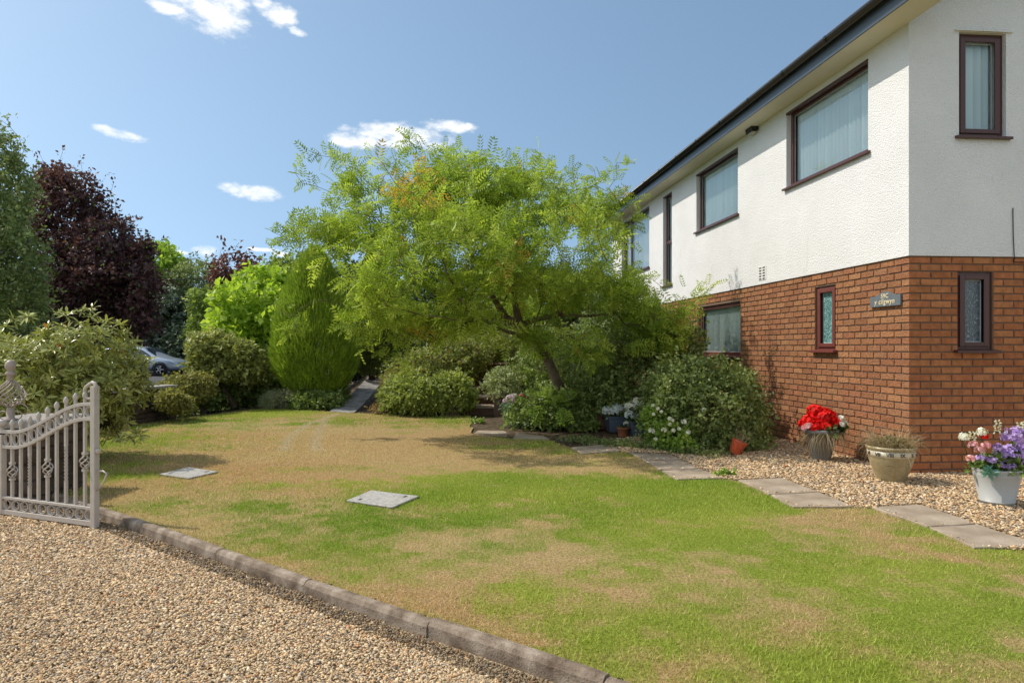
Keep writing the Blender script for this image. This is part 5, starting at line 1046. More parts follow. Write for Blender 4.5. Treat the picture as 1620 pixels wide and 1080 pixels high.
# ------------------------------------------------------------------ foliage: the leaning tree
def build_main_tree():
    r = np.random.default_rng(42); base = W(888, 672, 11.3); base[2] = -.03
    tk = [(base, .105), (W(884, 610, 11.25), .092), (W(868, 572, 11.2), .086), (W(848, 540, 11.1), .082), (W(822, 515, 11.0), .080), (W(800, 503, 10.95), .070)]
    skel = []; 
    for i, (p, rr) in enumerate(tk): skel.append((p, i - 1, rr))
    def limb(start, pts, r0, r1):
        j = start; n = len(pts)
        for i, p in enumerate(pts): skel.append((np.array(p), j, r0 + (r1 - r0) * i / max(1, n - 1))); j = len(skel) - 1
        return j
    limb(5, [W(770, 500, 10.8), W(738, 503, 10.6), W(705, 478, 10.5), W(683, 455, 10.4), W(668, 425, 10.3), W(640, 395, 10.3)], .052, .022)
    limb(4, [W(815, 480, 11.0), W(812, 452, 11.0), W(822, 425, 11.1), W(842, 395, 11.2), W(850, 360, 11.2)], .055, .018)
    limb(4, [W(850, 505, 10.9), W(885, 498, 10.7), W(930, 500, 10.5), W(975, 495, 10.3)], .04, .014)
    limb(5, [W(780, 470, 10.6), W(762, 430, 10.4), W(740, 390, 10.3), W(725, 350, 10.3)], .042, .015)
    limb(3, [W(820, 530, 10.7), W(790, 520, 10.1), W(760, 500, 9.6)], .035, .014)
    B = [(575, 318, 10.3, 62, 34, .8), (505, 372, 10.1, 52, 30, .6), (560, 428, 9.8, 36, 28, .6), (575, 395, 9.8, 85, 60, 1.2), (640, 440, 9.0, 90, 60, 1.3), (610, 498, 9.7, 68, 34, .8), (650, 545, 9.7, 40, 18, .4), (690, 325, 9.9, 100, 66, 1.8), (740, 300, 10.6, 100, 52, 1.4), (740, 400, 9.0, 110, 80, 1.7), (820, 322, 10.5, 95, 58, 1.7), (880, 390, 9.9, 98, 70, 1.8), (930, 318, 11.4, 56, 38, .9), (955, 350, 11.4, 45, 38, .7),
         (850, 462, 11.4, 100, 44, 1.0), (950, 460, 10.3, 78, 44, 1.0), (1010, 500, 10.1, 66, 36, .8), (1055, 500, 10.0, 36, 22, .4), (715, 505, 9.7, 76, 36, .8), (750, 440, 8.8, 84, 50, .9), (950, 520, 10.0, 70, 30, .7), (620, 300, 10.4, 80, 44, 1.0), (930, 555, 10.2, 36, 16, .4), (790, 522, 9.9, 66, 22, .6), (850, 528, 10.6, 40, 18, .4), (1030, 535, 10.2, 55, 28, .5)]
    C, R = blobs_from_px(B); P, O = crown_pts(C, R, 2000, r, shell=(.35, 1.0), rough=.2, freq=2.2, zmin=.35, seed=3)
    g = noise3(P * np.array([1, 1, 2.6]), 2.2, 77) > -.30; P = P[g]
    tips = [(430, 366, 10.0), (446, 374, 10.0), (466, 272, 10.2), (478, 290, 10.2), (488, 238, 10.3), (505, 246, 10.3), (530, 250, 10.3), (546, 243, 10.3), (560, 262, 10.3), (586, 245, 10.3), (628, 250, 10.4), (640, 226, 10.4), (648, 214, 10.4), (655, 232, 10.4), (672, 240, 10.5), (700, 238, 10.5), (702, 228, 10.5), (728, 244, 10.5), (760, 250, 10.6), (800, 254, 10.7), (846, 236, 10.7), (858, 248, 10.8), (868, 256, 10.8), (905, 262, 11.3), (940, 268, 11.3), (975, 258, 11.3), (992, 257, 11.3), (975, 282, 11.3), (985, 305, 11.3), (1008, 318, 11.3), (1004, 335, 11.3), (1000, 352, 11.3), (990, 372, 11.3), (452, 540, 9.8), (470, 520, 9.8), (460, 500, 9.8), (440, 490, 9.9), (600, 548, 9.7), (575, 546, 9.7), (632, 570, 9.7), (640, 556, 9.6), (1128, 452, 10.0), (1118, 462, 10.0), (1095, 480, 10.0), (1080, 470, 10.0), (1100, 492, 10.0), (1075, 510, 10.0), (480, 345, 10.1), (455, 350, 10.0), (446, 385, 10.0), (468, 412, 10.0), (1060, 545, 10.0), (1000, 420, 10.6), (1030, 440, 10.4), (1048, 455, 10.4)]
    # long leaders that carry the outlying tips
    P = np.concatenate([P[:1500], np.array([W(*t) for t in tips])]); alltip = P
    nodes, par, rad, tp = grow(skel, [p for p in P], r, alpha=.22, step=.17, wob=.05, r0=.0032, power=2.15)
    v, f = branches(nodes, par, rad, 6); bark = stone_mat('tree_bark', (.09, .065, .045), (.18, .135, .095), (.30, .24, .18))
    t = empty('tree', base); tag(t, 'leaning lime-green feathery-leaved tree over the lawn', 'tree')
    o = mesh('trunk', v - base, f, bark, t, smooth=True)
    # fronds along twig ends
    tp = np.array(tp); pp = par[tp]; pp2 = np.where(par[pp] >= 0, par[pp], pp); n = len(tp); parts = []
    tipdir = nrm(nodes[tp] - nodes[pp2])
    K = 8
    base_i = np.repeat(np.arange(n), K); u = r.random(n * K); A = nodes[tp][base_i]; Bk = nodes[pp2][base_i]; pos = A + (Bk - A) * (u * 1.15 - .12)[:, None] + r.normal(size=(n * K, 3)) * .035
    sd = nrm(np.cross(tipdir[base_i], r.normal(size=(n * K, 3)))); ax = nrm(tipdir[base_i] * .6 + sd * .8 + np.array([0, 0, -.02])); sz = .20 * r.uniform(.65, 1.25, n * K)
    young = (noise3(pos, 2.6, 13) > .86) & (pos[:, 2] > 3.0); tipn = r.random(n) < .03; young |= tipn[base_i] & (noise3(pos, 3, 14) > -.1)
    rn = np.clip(r.random(n * K) * .68 + .26 * r.random(n)[base_i] + .02, 0, .93); rn = np.where(young & (r.random(n * K) < .75), .985, rn)
    v, f, rr = stamp(T_FROND, pos, ax, sz, r, .35, rn)
    # the frond has triangles (rachis) and quads; here only the leaflet quads are drawn and the rachis as a sliver quad
    mt = leafmat('feathery_leaf', (.10, .22, .024), (.24, .395, .048), (.47, .60, .12), transl=.42, rough=.5, spec=.3, freq=.9, accent=(.50, .33, .07), acc_at=.97)
    mesh('crown', v - base, f, mt, t, rnd=rr)
    return t
build_main_tree()

# ------------------------------------------------------------------ generic shrub / tree
def shrub(name, B, n, k, size, L, mats, label, category, seed, tpl=T_LEAF, group=None, shell=(.55, 1.0), rough=.24, freq=2.5, droop=.15, spread=.55, flat=.35, upb=.15, gap=-9, zmin=.02, trunk=None, tips=None, stem_mat=None, part='foliage', limbs=26, trunk_r=.05, rnd_of=None, gz=0.0, up_only=0, r0=.004, sub=1.0):
    r = np.random.default_rng(seed); C, R = blobs_from_px(B); P, O = crown_pts(C, R, n, r, shell, rough, freq, zmin, seed, gap, up_only)
    if trunk is not None: base = np.array(trunk[0], float)
    else: base = np.array([C[:, 0].mean(), C[:, 1].mean(), gz])
    o = empty(name, base); tag(o, label, category, group)
    nb = len(P) // 14; jj = r.choice(len(P), nb, replace=False); P = np.concatenate([P, P[jj] + O[jj] * (r.random((nb, 1)) * .30 * R.mean()) + r.normal(size=(nb, 3)) * .03]); O = np.concatenate([O, O[jj]]); ok = P[:, 2] > zmin; P, O = P[ok], O[ok]
    if tips:
        q = np.array([W(*t) for t in tips]); P = np.concatenate([P, q]); O = np.concatenate([O, nrm(q - C.mean(0))])
    v, f, rr = sprays(P, O, L, k, size, r, tpl, droop, spread, flat, upb, rnd_of=rnd_of); mesh(part, v - base, f, mats, o, rnd=rr)
    if limbs:
        sk = [(base, -1, trunk_r)] + [(np.array(p, float), i, q) for i, (p, q) in enumerate(trunk[1:])] if trunk is not None else [(base + [0, 0, -.02], -1, trunk_r), (base + [0, 0, .12], 0, trunk_r * .8)]
        T = P[r.choice(len(P), min(limbs, len(P)), replace=False)]
        if tips: T = np.concatenate([T, np.array([W(*t) for t in tips])])
        nd, pa, ra, _ = grow(sk, list(T), r, .3, .25 * sub, .04, r0, 2.2); bv, bf = branches(nd, pa, ra, 5); mesh('trunk', bv - base, bf, stem_mat or M['twig'], o, smooth=True)
    return o
def far_limbs(): pass
M['twig'] = stone_mat('twig_bark', (.05, .036, .026), (.095, .07, .05), (.15, .12, .09))
def conifer(name, c_px, Y, half_px, top_py, bot_py, label, seed, mat, dark=False, n=26000):
    """clipped egg-shaped conifer: fans of upright sprays over the whole surface"""
    r = np.random.default_rng(seed); s = Y / F; zt = W(0, top_py, Y)[2]; zb = max(.0, W(0, bot_py, Y)[2]); hw = half_px * s; c = np.array([(c_px - CX) * s, Y, 0]); u = r.random(n) ** .85; 
    prof = lambda u: hw * np.interp(u, [0, .06, .16, .28, .42, .6, .78, .9, .97, 1], [.50, .76, .94, 1.0, .96, .80, .55, .32, .15, .02])
    a = r.uniform(0, 6.283, n); lump = 1 + .045 * noise3(np.stack([np.cos(a) * 1.2, np.sin(a) * 1.2, u * 3], 1), 2.2, seed); rr = prof(u) * lump * r.uniform(.80, 1.0, n) ** .5
    P = c + np.stack([np.cos(a) * rr, np.sin(a) * rr, zb + (zt - zb) * u], 1); out = np.stack([np.cos(a), np.sin(a), np.full(n, 2.1)], 1)
    out[:, :2] *= np.clip(1.5 - u, .4, 1.4)[:, None]; d = nrm(out + r.normal(size=(n, 3)) * .24)
    o = empty(name, c); tag(o, label, 'conifer', 'clipped egg-shaped conifers')
    v, f, q = stamp(T_BLADE, P, d, .17 * r.uniform(.6, 1.2, n), r, .0, np.clip(.15 + .55 * r.random(n) + .3 * (noise3(P, 6, seed) * .5), 0, 1)); v2, f2, q2 = stamp(T_LEAF, P - nrm(out) * .05, nrm(out + r.normal(size=(n, 3)) * .5), .075 * r.uniform(.6, 1.2, n), r, .0)
    V, Fq, Q = cat([(v, f, q), (v2, f2, q2)]); mesh('foliage', V - c, Fq, mat, o, rnd=Q)
    m = MB(); m.tube([(0, 0, -.03), (0, 0, zb + (zt - zb) * .9)], [.09, .02], 8); m.build('trunk', M['twig'], o); return o
# ------------------------------------------------------------------ garden shrubs, near to far
def build_garden():
    rh = leafmat('rhododendron_leaf', (.14, .175, .032), (.30, .335, .075), (.52, .52, .19), transl=.22, rough=.35, spec=.5, accent=(.48, .17, .035), acc_at=.975)
    B = [(60, 610, 7.6, 100, 80, .9), (-40, 600, 7.6, 110, 85, 1.0), (130, 560, 7.7, 62, 52, .7), (165, 612, 7.7, 52, 46, .6), (120, 660, 7.6, 62, 42, .6), (30, 660, 7.7, 80, 50, .8), (178, 590, 7.8, 36, 24, .4), (-160, 590, 7.7, 130, 100, 1.0)]
    r = np.random.default_rng(8); C, R = blobs_from_px(B); P, O = crown_pts(C, R, 3600, r, (.5, 1.0), .15, 2.4, .06, 8)
    q = np.array([W(*t) for t in [(88, 496, 7.6), (104, 500, 7.6), (146, 488, 7.7), (128, 494, 7.7), (160, 520, 7.7), (188, 528, 7.8), (196, 540, 7.8), (225, 578, 7.9), (232, 570, 7.9), (215, 584, 7.9), (222, 606, 7.8), (218, 618, 7.8), (205, 690, 7.5), (214, 700, 7.5), (216, 684, 7.5), (190, 696, 7.5), (20, 506, 7.6), (48, 503, 7.6)]]); P = np.concatenate([P, q, q + r.normal(size=q.shape) * .03]); O = np.concatenate([O, np.tile([.3, -.4, .6], (2 * len(q), 1))])
    base = np.array([W(80, 700, 7.8)[0], 7.8, 0.0]); o = empty('rhododendron', base); tag(o, 'large rhododendron with yellowish leaves behind the gate', 'shrub')
    ax = nrm(O + r.normal(size=O.shape) * .35 + np.array([0, 0, .45])); v, f, rr = stamp(T_ROSE, P, ax, .115 * r.uniform(.7, 1.2, len(P)), r, 0, None)
    leafr = np.repeat(np.clip(r.random(len(rr) // 2), 0, 1), 2); rr = np.clip(rr * .45 + leafr * .57, 0, 1); mesh('foliage', v - base, f, rh, o, rnd=rr)
    sk = [(base + [0, 0, -.02], -1, .05), (base + [.1, 0, .3], 0, .045), (base + [-.8, -.1, .5], 0, .04), (base + [.7, 0, .45], 0, .04)]; T = P[r.choice(len(P), 420, replace=False)]; T = np.concatenate([T, q]); nd, pa, ra, _ = grow(sk, list(T), r, .25, .2, .05, .0035, 2.2); bv, bf = branches(nd, pa, ra, 5); mesh('trunk', bv - base, bf, M['twig'], o, smooth=True)
    # colours
    lav = leafmat('grey_green', (00.127, 00.164, 00.082), (00.237, 00.282, 00.146), (00.437, 00.473, 00.273)); olive = leafmat('olive_leaf', (00.109, 00.137, 00.036), (00.237, 00.282, 00.073), (00.473, 00.491, 00.146), transl=.3); heath = leafmat('heather_leaf', (00.091, 00.127, 00.036), (00.218, 00.264, 00.064), (00.400, 00.455, 00.109), accent=(.25, .13, .07), acc_at=.86)
    mid = leafmat('mid_green', (00.055, 00.109, 00.026), (00.118, 00.209, 00.047), (00.255, 00.382, 00.100)); bright = leafmat('bright_green', (00.127, 00.273, 00.027), (00.255, 00.473, 00.046), (00.473, 00.620, 00.109), transl=.45); dk = leafmat('dark_green', (00.022, 00.051, 00.018), (00.051, 00.100, 00.033), (00.109, 00.182, 00.064), transl=.2)
    varg = leafmat('variegated', (00.109, 00.164, 00.055), (00.273, 00.346, 00.146), (00.620, 00.620, 00.455)); shr = leafmat('shrub_leaf', (00.064, 00.118, 00.029), (00.155, 00.246, 00.058), (00.364, 00.473, 00.164), transl=.3, spec=.5); rust = leafmat('rusty_leaf', (00.127, 00.082, 00.046), (00.273, 00.173, 00.082), (00.400, 00.328, 00.127)); fol = leafmat('fresh_leaf', (00.091, 00.200, 00.027), (00.182, 00.364, 00.055), (00.364, 00.582, 00.109), transl=.4)
    S = shrub
    # right-hand masses
    S('round_shrub', [(1125, 645, 8.8, 84, 74, .75), (1080, 620, 8.9, 60, 56, .6), (1165, 650, 8.8, 50, 66, .55), (1125, 690, 8.7, 82, 36, .6), (1060, 660, 8.9, 45, 60, .5), (1180, 690, 8.8, 36, 36, .4)], 5200, 6, 0.055, 0.172, shr, 'big rounded dark green shrub against the brick wall', 'shrub', 31, freq=4, rough=.2, tips=[(1212, 640, 8.8), (1216, 665, 8.8), (1214, 690, 8.8), (1190, 590, 8.8), (1140, 560, 8.8), (1165, 572, 8.8)])
    S('evergreen_shrub', [(1010, 590, 11.0, 66, 60, .9), (960, 620, 11.2, 60, 50, .8), (1066, 552, 10.6, 44, 56, .6), (1000, 640, 10.8, 55, 36, .6), (1020, 540, 11.2, 60, 50, .7)], 4300, 6, 0.066, 0.184, shr, 'tall mixed green shrub behind the blue flower pots', 'shrub', 32, freq=2.6, rough=.3)
    S('ceanothus', [(995, 490, 12.6, 42, 34, .6), (1015, 530, 12.6, 50, 40, .6), (960, 530, 12.8, 60, 45, .7)], 2200, 6, 0.059, 0.161, leafmat('sage_leaf', (00.091, 00.146, 00.073), (00.182, 00.264, 00.127), (00.364, 00.473, 00.255)), 'grey-green shrub at the far end of the white wall', 'shrub', 33, trunk=(np.array([2.0, 12.8, 0]), (W(985, 560, 12.7), .04)))
    S('dark_shrub', [(905, 590, 12.4, 62, 46, .9), (860, 570, 12.8, 46, 50, .8), (940, 560, 12.6, 60, 50, .8), (900, 630, 12.0, 60, 34, .7)], 2600, 6, 0.066, 0.184, mid, 'dark green shrub directly behind the leaning trunk', 'shrub', 34)
    S('rose_bush', [(1062, 690, 8.55, 34, 24, .35), (1040, 665, 8.7, 24, 24, .3), (1078, 705, 8.4, 26, 14, .3)], 520, 5, 0.059, 0.138, fol, 'low bush of white roses beside the round shrub', 'rose bush', 35, freq=6)
    o = bpy.data.objects['rose_bush']; wp = petal_mat('rose_petal', (.62, .60, .48), (.76, .75, .66), (.85, .85, .8)); r = np.random.default_rng(12)
    for px, py, q in ((1041, 646, 3), (1046, 651, 3), (1034, 655, 2.5), (1060, 662, 4), (1064, 665, 3), (1082, 667, 5), (1031, 681, 6), (1050, 680, 5), (1065, 681, 4), (1089, 684, 5), (1114, 648, 4), (1169, 648, 2.5), (1033, 641, 2.5), (1074, 678, 3), (1060, 671, 3), (1037, 694, 3)):
        c = W(px, py, 8.15) - np.array(o.location); petal_ball('rose_flower', c, q * .0052, 14, .010 + .0016 * q, wp, o, r, 4)
    S('undergrowth_bush', [(895, 652, 10.9, 52, 28, .5), (850, 665, 11.1, 40, 24, .5), (870, 640, 11.3, 50, 24, .5), (925, 668, 10.7, 24, 16, .35)], 1700, 5, 0.079, 0.161, mid, 'low leafy green bush at the foot of the leaning tree', 'shrub', 36)
    S('sucker_fronds', [(885, 640, 10.6, 48, 13, .4)], 16, 5, 0.211, 0.138, fol, 'fresh green fern fronds over the low bush by the trunk', 'sucker', 37, tpl=T_FROND, flat=.6, limbs=0)  # invented clump standing in for the leaning tree's feathery suckers
    S('pink_flower_bush', [(822, 648, 11.6, 26, 22, .35), (838, 668, 11.2, 30, 20, .35)], 700, 5, 0.066, 0.138, leafmat('blue_green_leaf', (00.055, 00.127, 00.073), (00.127, 00.255, 00.146), (00.255, 00.437, 00.255)), 'blue-green bush carrying pink and lilac flowers near the steps', 'flowering bush', 38)
    o = bpy.data.objects['pink_flower_bush']; pk = petal_mat('magenta_petal', (.48, .06, .14), (.66, .14, .24), (.78, .32, .42)); ll = petal_mat('pale_lilac_petal', (.50, .34, .52), (.66, .50, .68), (.8, .7, .82))
    for px, py, q, mt in ((806, 630, 6, ll), (814, 628, 6, ll), (800, 634, 4, ll), (812, 636, 5, ll), (826, 628, 5, pk), (834, 641, 4, pk), (842, 632, 3, pk), (823, 637, 3, pk), (844, 650, 3, pk)): petal_ball('flower_head', W(px, py, 11.25) - np.array(o.location), q * .0105, 34, .022, mt, o, r, 4)
    S('variegated_shrub', [(808, 608, 13.2, 34, 30, .5), (835, 600, 13.3, 32, 28, .5), (780, 606, 13.6, 14, 18, .2)], 1500, 5, 0.066, 0.149, varg, 'pale variegated shrub to the right of the garden steps', 'shrub', 39)
    S('clipped_bush', [(672, 625, 13.0, 56, 30, .7), (715, 615, 13.2, 36, 34, .5), (640, 620, 13.3, 40, 30, .6), (730, 628, 13.0, 22, 22, .3)], 3000, 5, 0.073, 0.161, leafmat('yellow_green', (00.100, 00.146, 00.033), (00.218, 00.300, 00.064), (00.491, 00.582, 00.164)), 'rounded yellow-green bush to the left of the garden steps', 'shrub', 40)
    S('juniper', [(690, 572, 14.6, 60, 20, .9), (740, 555, 15.0, 60, 22, .9), (640, 590, 14.2, 36, 22, .6), (800, 550, 15.3, 50, 24, .8), (660, 600, 14.0, 50, 22, .6), (725, 580, 14.8, 45, 26, .6), (845, 540, 15.5, 45, 26, .7)], 4200, 5, 0.079, 0.207, heath, 'wide spreading juniper with reddish tips above the garden steps', 'juniper', 41, droop=.05, flat=.6, gz=.3)
    S('heather', [(620, 616, 13.6, 20, 26, .35), (634, 606, 13.8, 20, 20, .3)], 900, 5, 0.066, 0.149, leafmat('heather_rust', (00.164, 00.109, 00.055), (00.309, 00.237, 00.082), (00.473, 00.437, 00.146)), 'rust-tipped heather beside the stone path', 'heather', 42, tpl=T_BLADE, upb=.6)
    S('dry_heather', [(612, 649, 13.4, 22, 9, .3), (604, 642, 13.9, 10, 8, .2)], 420, 4, 0.053, 0.103, rust, 'low withered brown heather at the edge of the stone path', 'heather', 43)
    S('lavender', [(440, 632, 14.3, 30, 17, .35), (425, 636, 14.2, 14, 12, .25)], 1100, 5, 0.059, 0.103, lav, 'pale grey-green lavender mound left of the conifer foot', 'lavender', 44, tpl=T_BLADE, upb=.5)
    S('ground_cover', [(500, 634, 14.4, 44, 18, .45), (534, 626, 14.9, 18, 16, .3)], 1500, 5, 0.066, 0.127, mid, 'dark green ground cover around the foot of the clipped conifer', 'shrub', 45, gz=.0)
    S('ivy_bank', [(560, 580, 18.2, 30, 24, .5), (600, 562, 18.4, 50, 26, .6), (640, 560, 17.0, 50, 25, .6)], 2200, 5, 0.092, 0.172, dk, 'dark ivy covering the bank beside the stone path', 'ivy', 46, gz=.5)
    # conifers
    cm = leafmat('golden_conifer', (0.084, 0.190, 0.018), (0.179, 0.358, 0.034), (0.336, 0.560, 0.056), transl=.3, freq=2.5); conifer('clipped_conifer', 498, 15.0, 66, 398, 622, 'large bright egg-shaped conifer on the edge of the lawn', 50, cm, n=30000)
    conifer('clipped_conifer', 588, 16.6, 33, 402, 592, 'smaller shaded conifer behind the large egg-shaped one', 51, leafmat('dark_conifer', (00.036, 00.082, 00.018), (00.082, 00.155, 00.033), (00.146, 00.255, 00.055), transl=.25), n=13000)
    # left of the conifer
    S('pieris', [(336, 547, 14.4, 30, 20, .5), (362, 560, 14.5, 48, 26, .6), (322, 574, 14.3, 18, 18, .3), (385, 580, 14.7, 38, 28, .5), (345, 585, 14.4, 50, 16, .5)], 2300, 5, 0.092, 0.172, olive, 'small spreading pieris with a bare leaning trunk', 'small tree', 52, trunk=(np.array([*W(372, 645, 14.5)[:2], 0]), (W(362, 628, 14.5), .05), (W(348, 605, 14.5), .045), (W(342, 585, 14.4), .035)), limbs=90, trunk_r=.06, tips=[(306, 545, 14.3), (340, 524, 14.4)])
    S('mounded_shrub', [(294, 616, 13.2, 32, 21, .42), (266, 632, 11.7, 20, 17, .32), (284, 640, 11.9, 20, 14, .3), (318, 612, 13.4, 20, 20, .3)], 1500, 5, 0.066, 0.127, leafmat('bronze_green', (00.127, 00.127, 00.036), (00.273, 00.264, 00.073), (00.491, 00.455, 00.146)), 'low rounded bronze-green shrub in front of the low wall', 'shrub', 53, trunk=(np.array([*G(318, 655)[:2] + [0, .3], 0]), (W(310, 640, 13.6), .03)), limbs=70)
    S('leafy_hedge', [(400, 610, 15.6, 56, 36, .7), (440, 612, 16.0, 30, 32, .5), (345, 618, 14.9, 46, 32, .5), (420, 580, 16.4, 34, 34, .5), (300, 632, 13.9, 36, 22, .4)], 3200, 5, 0.106, 0.184, mid, 'dark leafy hedge between the pieris and the conifer', 'hedge', 54)
    S('hazel', [(400, 490, 17.5, 52, 44, 1.0), (380, 540, 17.2, 44, 40, .9), (440, 540, 17.5, 40, 50, .8), (440, 480, 18, 34, 44, .8), (420, 450, 18, 30, 26, .6), (365, 520, 17.2, 22, 24, .4)], 2300, 5, 0.185, 0.345, bright, 'bright green broad-leaved hazel left of the conifer', 'tree', 55, rough=.42, freq=1.5, shell=(.35, 1.0), gap=-.35, trunk=(np.array([*W(415, 600, 17.6)[:2], 0]), (W(415, 590, 17.6), .07), (W(412, 540, 17.6), .05)), limbs=60, tips=[(408, 430, 18), (393, 440, 18), (358, 470, 17.4), (352, 500, 17.2), (455, 428, 18)])
    return
build_garden()
def build_background():
    S = shrub; gr = 'trees beyond the road and garden'
    gl = leafmat('grey_green_oak', (00.082, 00.137, 00.040), (00.173, 00.255, 00.082), (00.346, 00.455, 00.182), transl=.3, freq=.5); cb = leafmat('copper_beech_leaf', (.045, .022, .026), (.125, .053, .055), (.28, .135, .135), transl=.3, spec=.6, freq=.6, accent=(.13, .20, .045), acc_at=.84)
    dk = leafmat('laurel_leaf', (00.026, 00.058, 00.026), (00.064, 00.118, 00.051), (00.137, 00.209, 00.091), transl=.2, spec=.5, freq=.5); md = leafmat('far_green', (00.055, 00.118, 00.023), (00.127, 00.237, 00.046), (00.273, 00.419, 00.091), transl=.35, freq=.5); br = leafmat('far_bright_green', (00.091, 00.200, 00.027), (00.200, 00.400, 00.046), (00.364, 00.619, 00.091), transl=.4, freq=.5); sg = leafmat('far_sage', (00.082, 00.137, 00.046), (00.173, 00.255, 00.091), (00.328, 00.437, 00.164), transl=.3, freq=.5); yw = leafmat('yew_leaf', (00.018, 00.040, 00.018), (00.044, 00.082, 00.029), (00.091, 00.146, 00.055), transl=.15)
    def tk(px, Y, z, q=.2): x = (px - CX) / F * Y; return (np.array([x, Y, -.1]), (np.array([x + .1, Y, z * .35]), q * .9), (np.array([x - .1, Y, z * .7]), q * .6))
    S('oak_tree', [(-70, 330, 17, 110, 130, 1.8), (-10, 420, 16.6, 70, 90, 1.4), (-120, 440, 17, 140, 110, 1.8), (0, 300, 17, 50, 70, .9), (15, 470, 16.5, 48, 50, .9), (-10, 250, 17.2, 40, 55, .8), (-150, 300, 17, 100, 110, 1.5)], 9500, 6, 0.099, 0.345, gl, 'tall grey-green tree at the left edge', 'tree', 60, trunk=tk(-60, 17, 4), group=gr, part='crown', limbs=150, rough=.22, freq=1.6, tips=[(2, 190, 17), (12, 188, 17), (30, 218, 17), (38, 240, 17), (58, 268, 16.8), (50, 300, 16.8), (64, 320, 16.8), (70, 370, 16.6)], trunk_r=.25)
    S('copper_beech', [(110, 330, 25, 62, 70, 1.5), (150, 390, 25, 70, 66, 1.8), (90, 420, 25, 70, 90, 2), (180, 430, 24.6, 60, 56, 1.6), (110, 480, 24.5, 90, 60, 1.8), (205, 450, 24.2, 50, 44, 1.4), (90, 290, 25, 34, 40, .8), (225, 400, 24.5, 26, 26, .7), (200, 500, 24.5, 60, 34, 1.2)], 9000, 6, 0.145, 0.460, cb, 'dark purple copper beech with a few green leaves, behind the gate', 'tree', 61, shell=(.30, 1.0), gap=-.55, trunk=tk(120, 25, 5), group=gr, part='crown', limbs=170, rough=.42, freq=1.4, tips=[(60, 240, 25), (70, 262, 25), (100, 237, 25), (96, 250, 25), (128, 253, 25), (140, 270, 25), (180, 288, 25), (170, 300, 25), (184, 318, 25), (190, 332, 25), (222, 346, 24.5), (210, 352, 24.5), (232, 372, 24.5), (258, 378, 24.2), (244, 396, 24.2), (262, 430, 24)], trunk_r=.28, droop=.05)
    S('lime_tree', [(250, 420, 40, 34, 36, 1.8), (232, 450, 40, 30, 40, 1.6), (268, 450, 40, 22, 36, 1.4)], 1600, 5, 0.277, 0.690, br, 'bright green tree just right of the copper beech', 'tree', 62, trunk=tk(250, 40, 6), group=gr, part='crown', limbs=50, tips=[(262, 392, 40), (272, 402, 40), (238, 390, 40), (280, 420, 40)], rough=.25, freq=1.5, trunk_r=.2)
    S('birch_tree', [(310, 445, 39, 34, 34, 1.4), (285, 460, 39, 26, 34, 1.2), (335, 470, 39, 26, 36, 1.2)], 1500, 5, 0.172, 0.632, sg, 'thin grey-green tree between the lime and the small purple tree', 'tree', 63, trunk=tk(310, 39, 4.5, .14), group=gr, part='crown', limbs=70, tips=[(300, 408, 32), (308, 402, 32), (318, 410, 32), (290, 420, 32), (330, 422, 32)], rough=.3, freq=1.2, trunk_r=.16)
    S('purple_plum', [(366, 430, 24, 30, 26, 1.0), (395, 440, 24, 34, 22, 1.0), (380, 460, 24, 36, 26, 1.0)], 760, 5, 0.145, 0.483, leafmat('plum_leaf', (00.055, 00.023, 00.026), (00.137, 00.055, 00.051), (00.273, 00.109, 00.091), transl=.35, spec=.6), 'small airy purple tree above the bright green hazel', 'tree', 64, trunk=tk(380, 24, 4, .12), group=gr, part='crown', limbs=90, tips=[(348, 378, 24), (355, 386, 24), (372, 392, 24), (378, 384, 24), (335, 405, 24), (392, 402, 24), (400, 396, 24), (416, 408, 24), (428, 416, 24), (340, 425, 24)], rough=.35, freq=1.8, trunk_r=.12)
    S('laurel', [(205, 520, 37.5, 64, 56, 1.8), (150, 500, 37.5, 70, 70, 1.8)], 2600, 5, 0.238, 0.575, dk, 'dark glossy laurel behind the silver-blue car', 'shrub', 65, group='evergreens beyond the road', limbs=20, trunk_r=.12)
    S('holly', [(270, 515, 37.8, 50, 54, 1.8), (300, 540, 37, 40, 40, 1.4), (250, 480, 38, 30, 30, 1.0)], 2200, 5, 0.224, 0.575, leafmat('holly_leaf', (00.036, 00.073, 00.040), (00.082, 00.146, 00.082), (00.164, 00.255, 00.146), transl=.2, spec=.6, freq=.5), 'blue-green dark holly right of the silver-blue car', 'shrub', 66, group='evergreens beyond the road', limbs=20, trunk_r=.12)
    S('field_maple', [(340, 520, 36, 40, 40, 1.4), (330, 480, 31, 30, 24, 1.0), (370, 500, 29, 30, 40, 1.2)], 1800, 5, 0.198, 0.517, md, 'mid green tree behind the pieris', 'tree', 67, trunk=tk(345, 36, 3), group=gr, part='crown', limbs=30, trunk_r=.14)
    S('elder_tree', [(-10, 530, 24, 90, 60, 1.6), (60, 545, 23, 60, 40, 1.4)], 2600, 5, 0.185, 0.460, dk, 'dark shrub under the copper beech, behind the rhododendron', 'shrub', 68, group='evergreens beyond the road', limbs=20, trunk_r=.1)
    S('hawthorn', [(455, 440, 24, 30, 34, 1.2), (480, 470, 23.5, 34, 60, 1.2), (450, 500, 23, 30, 50, 1.2)], 1900, 5, 0.158, 0.460, md, 'mid green hawthorn behind the tip of the clipped conifer', 'tree', 69, trunk=tk(460, 24, 3.6), group=gr, part='crown', limbs=40, trunk_r=.12, tips=[(440, 404, 24), (462, 400, 24)])
    S('yew', [(660, 500, 20, 70, 60, 1.2), (590, 490, 20.5, 50, 70, 1.0), (720, 510, 20, 50, 50, 1.0), (560, 460, 21, 40, 40, .9)], 4600, 5, 0.119, 0.276, yw, 'dark yew mass behind the two clipped conifers', 'yew', 70, limbs=20, gz=1.0, trunk_r=.12)
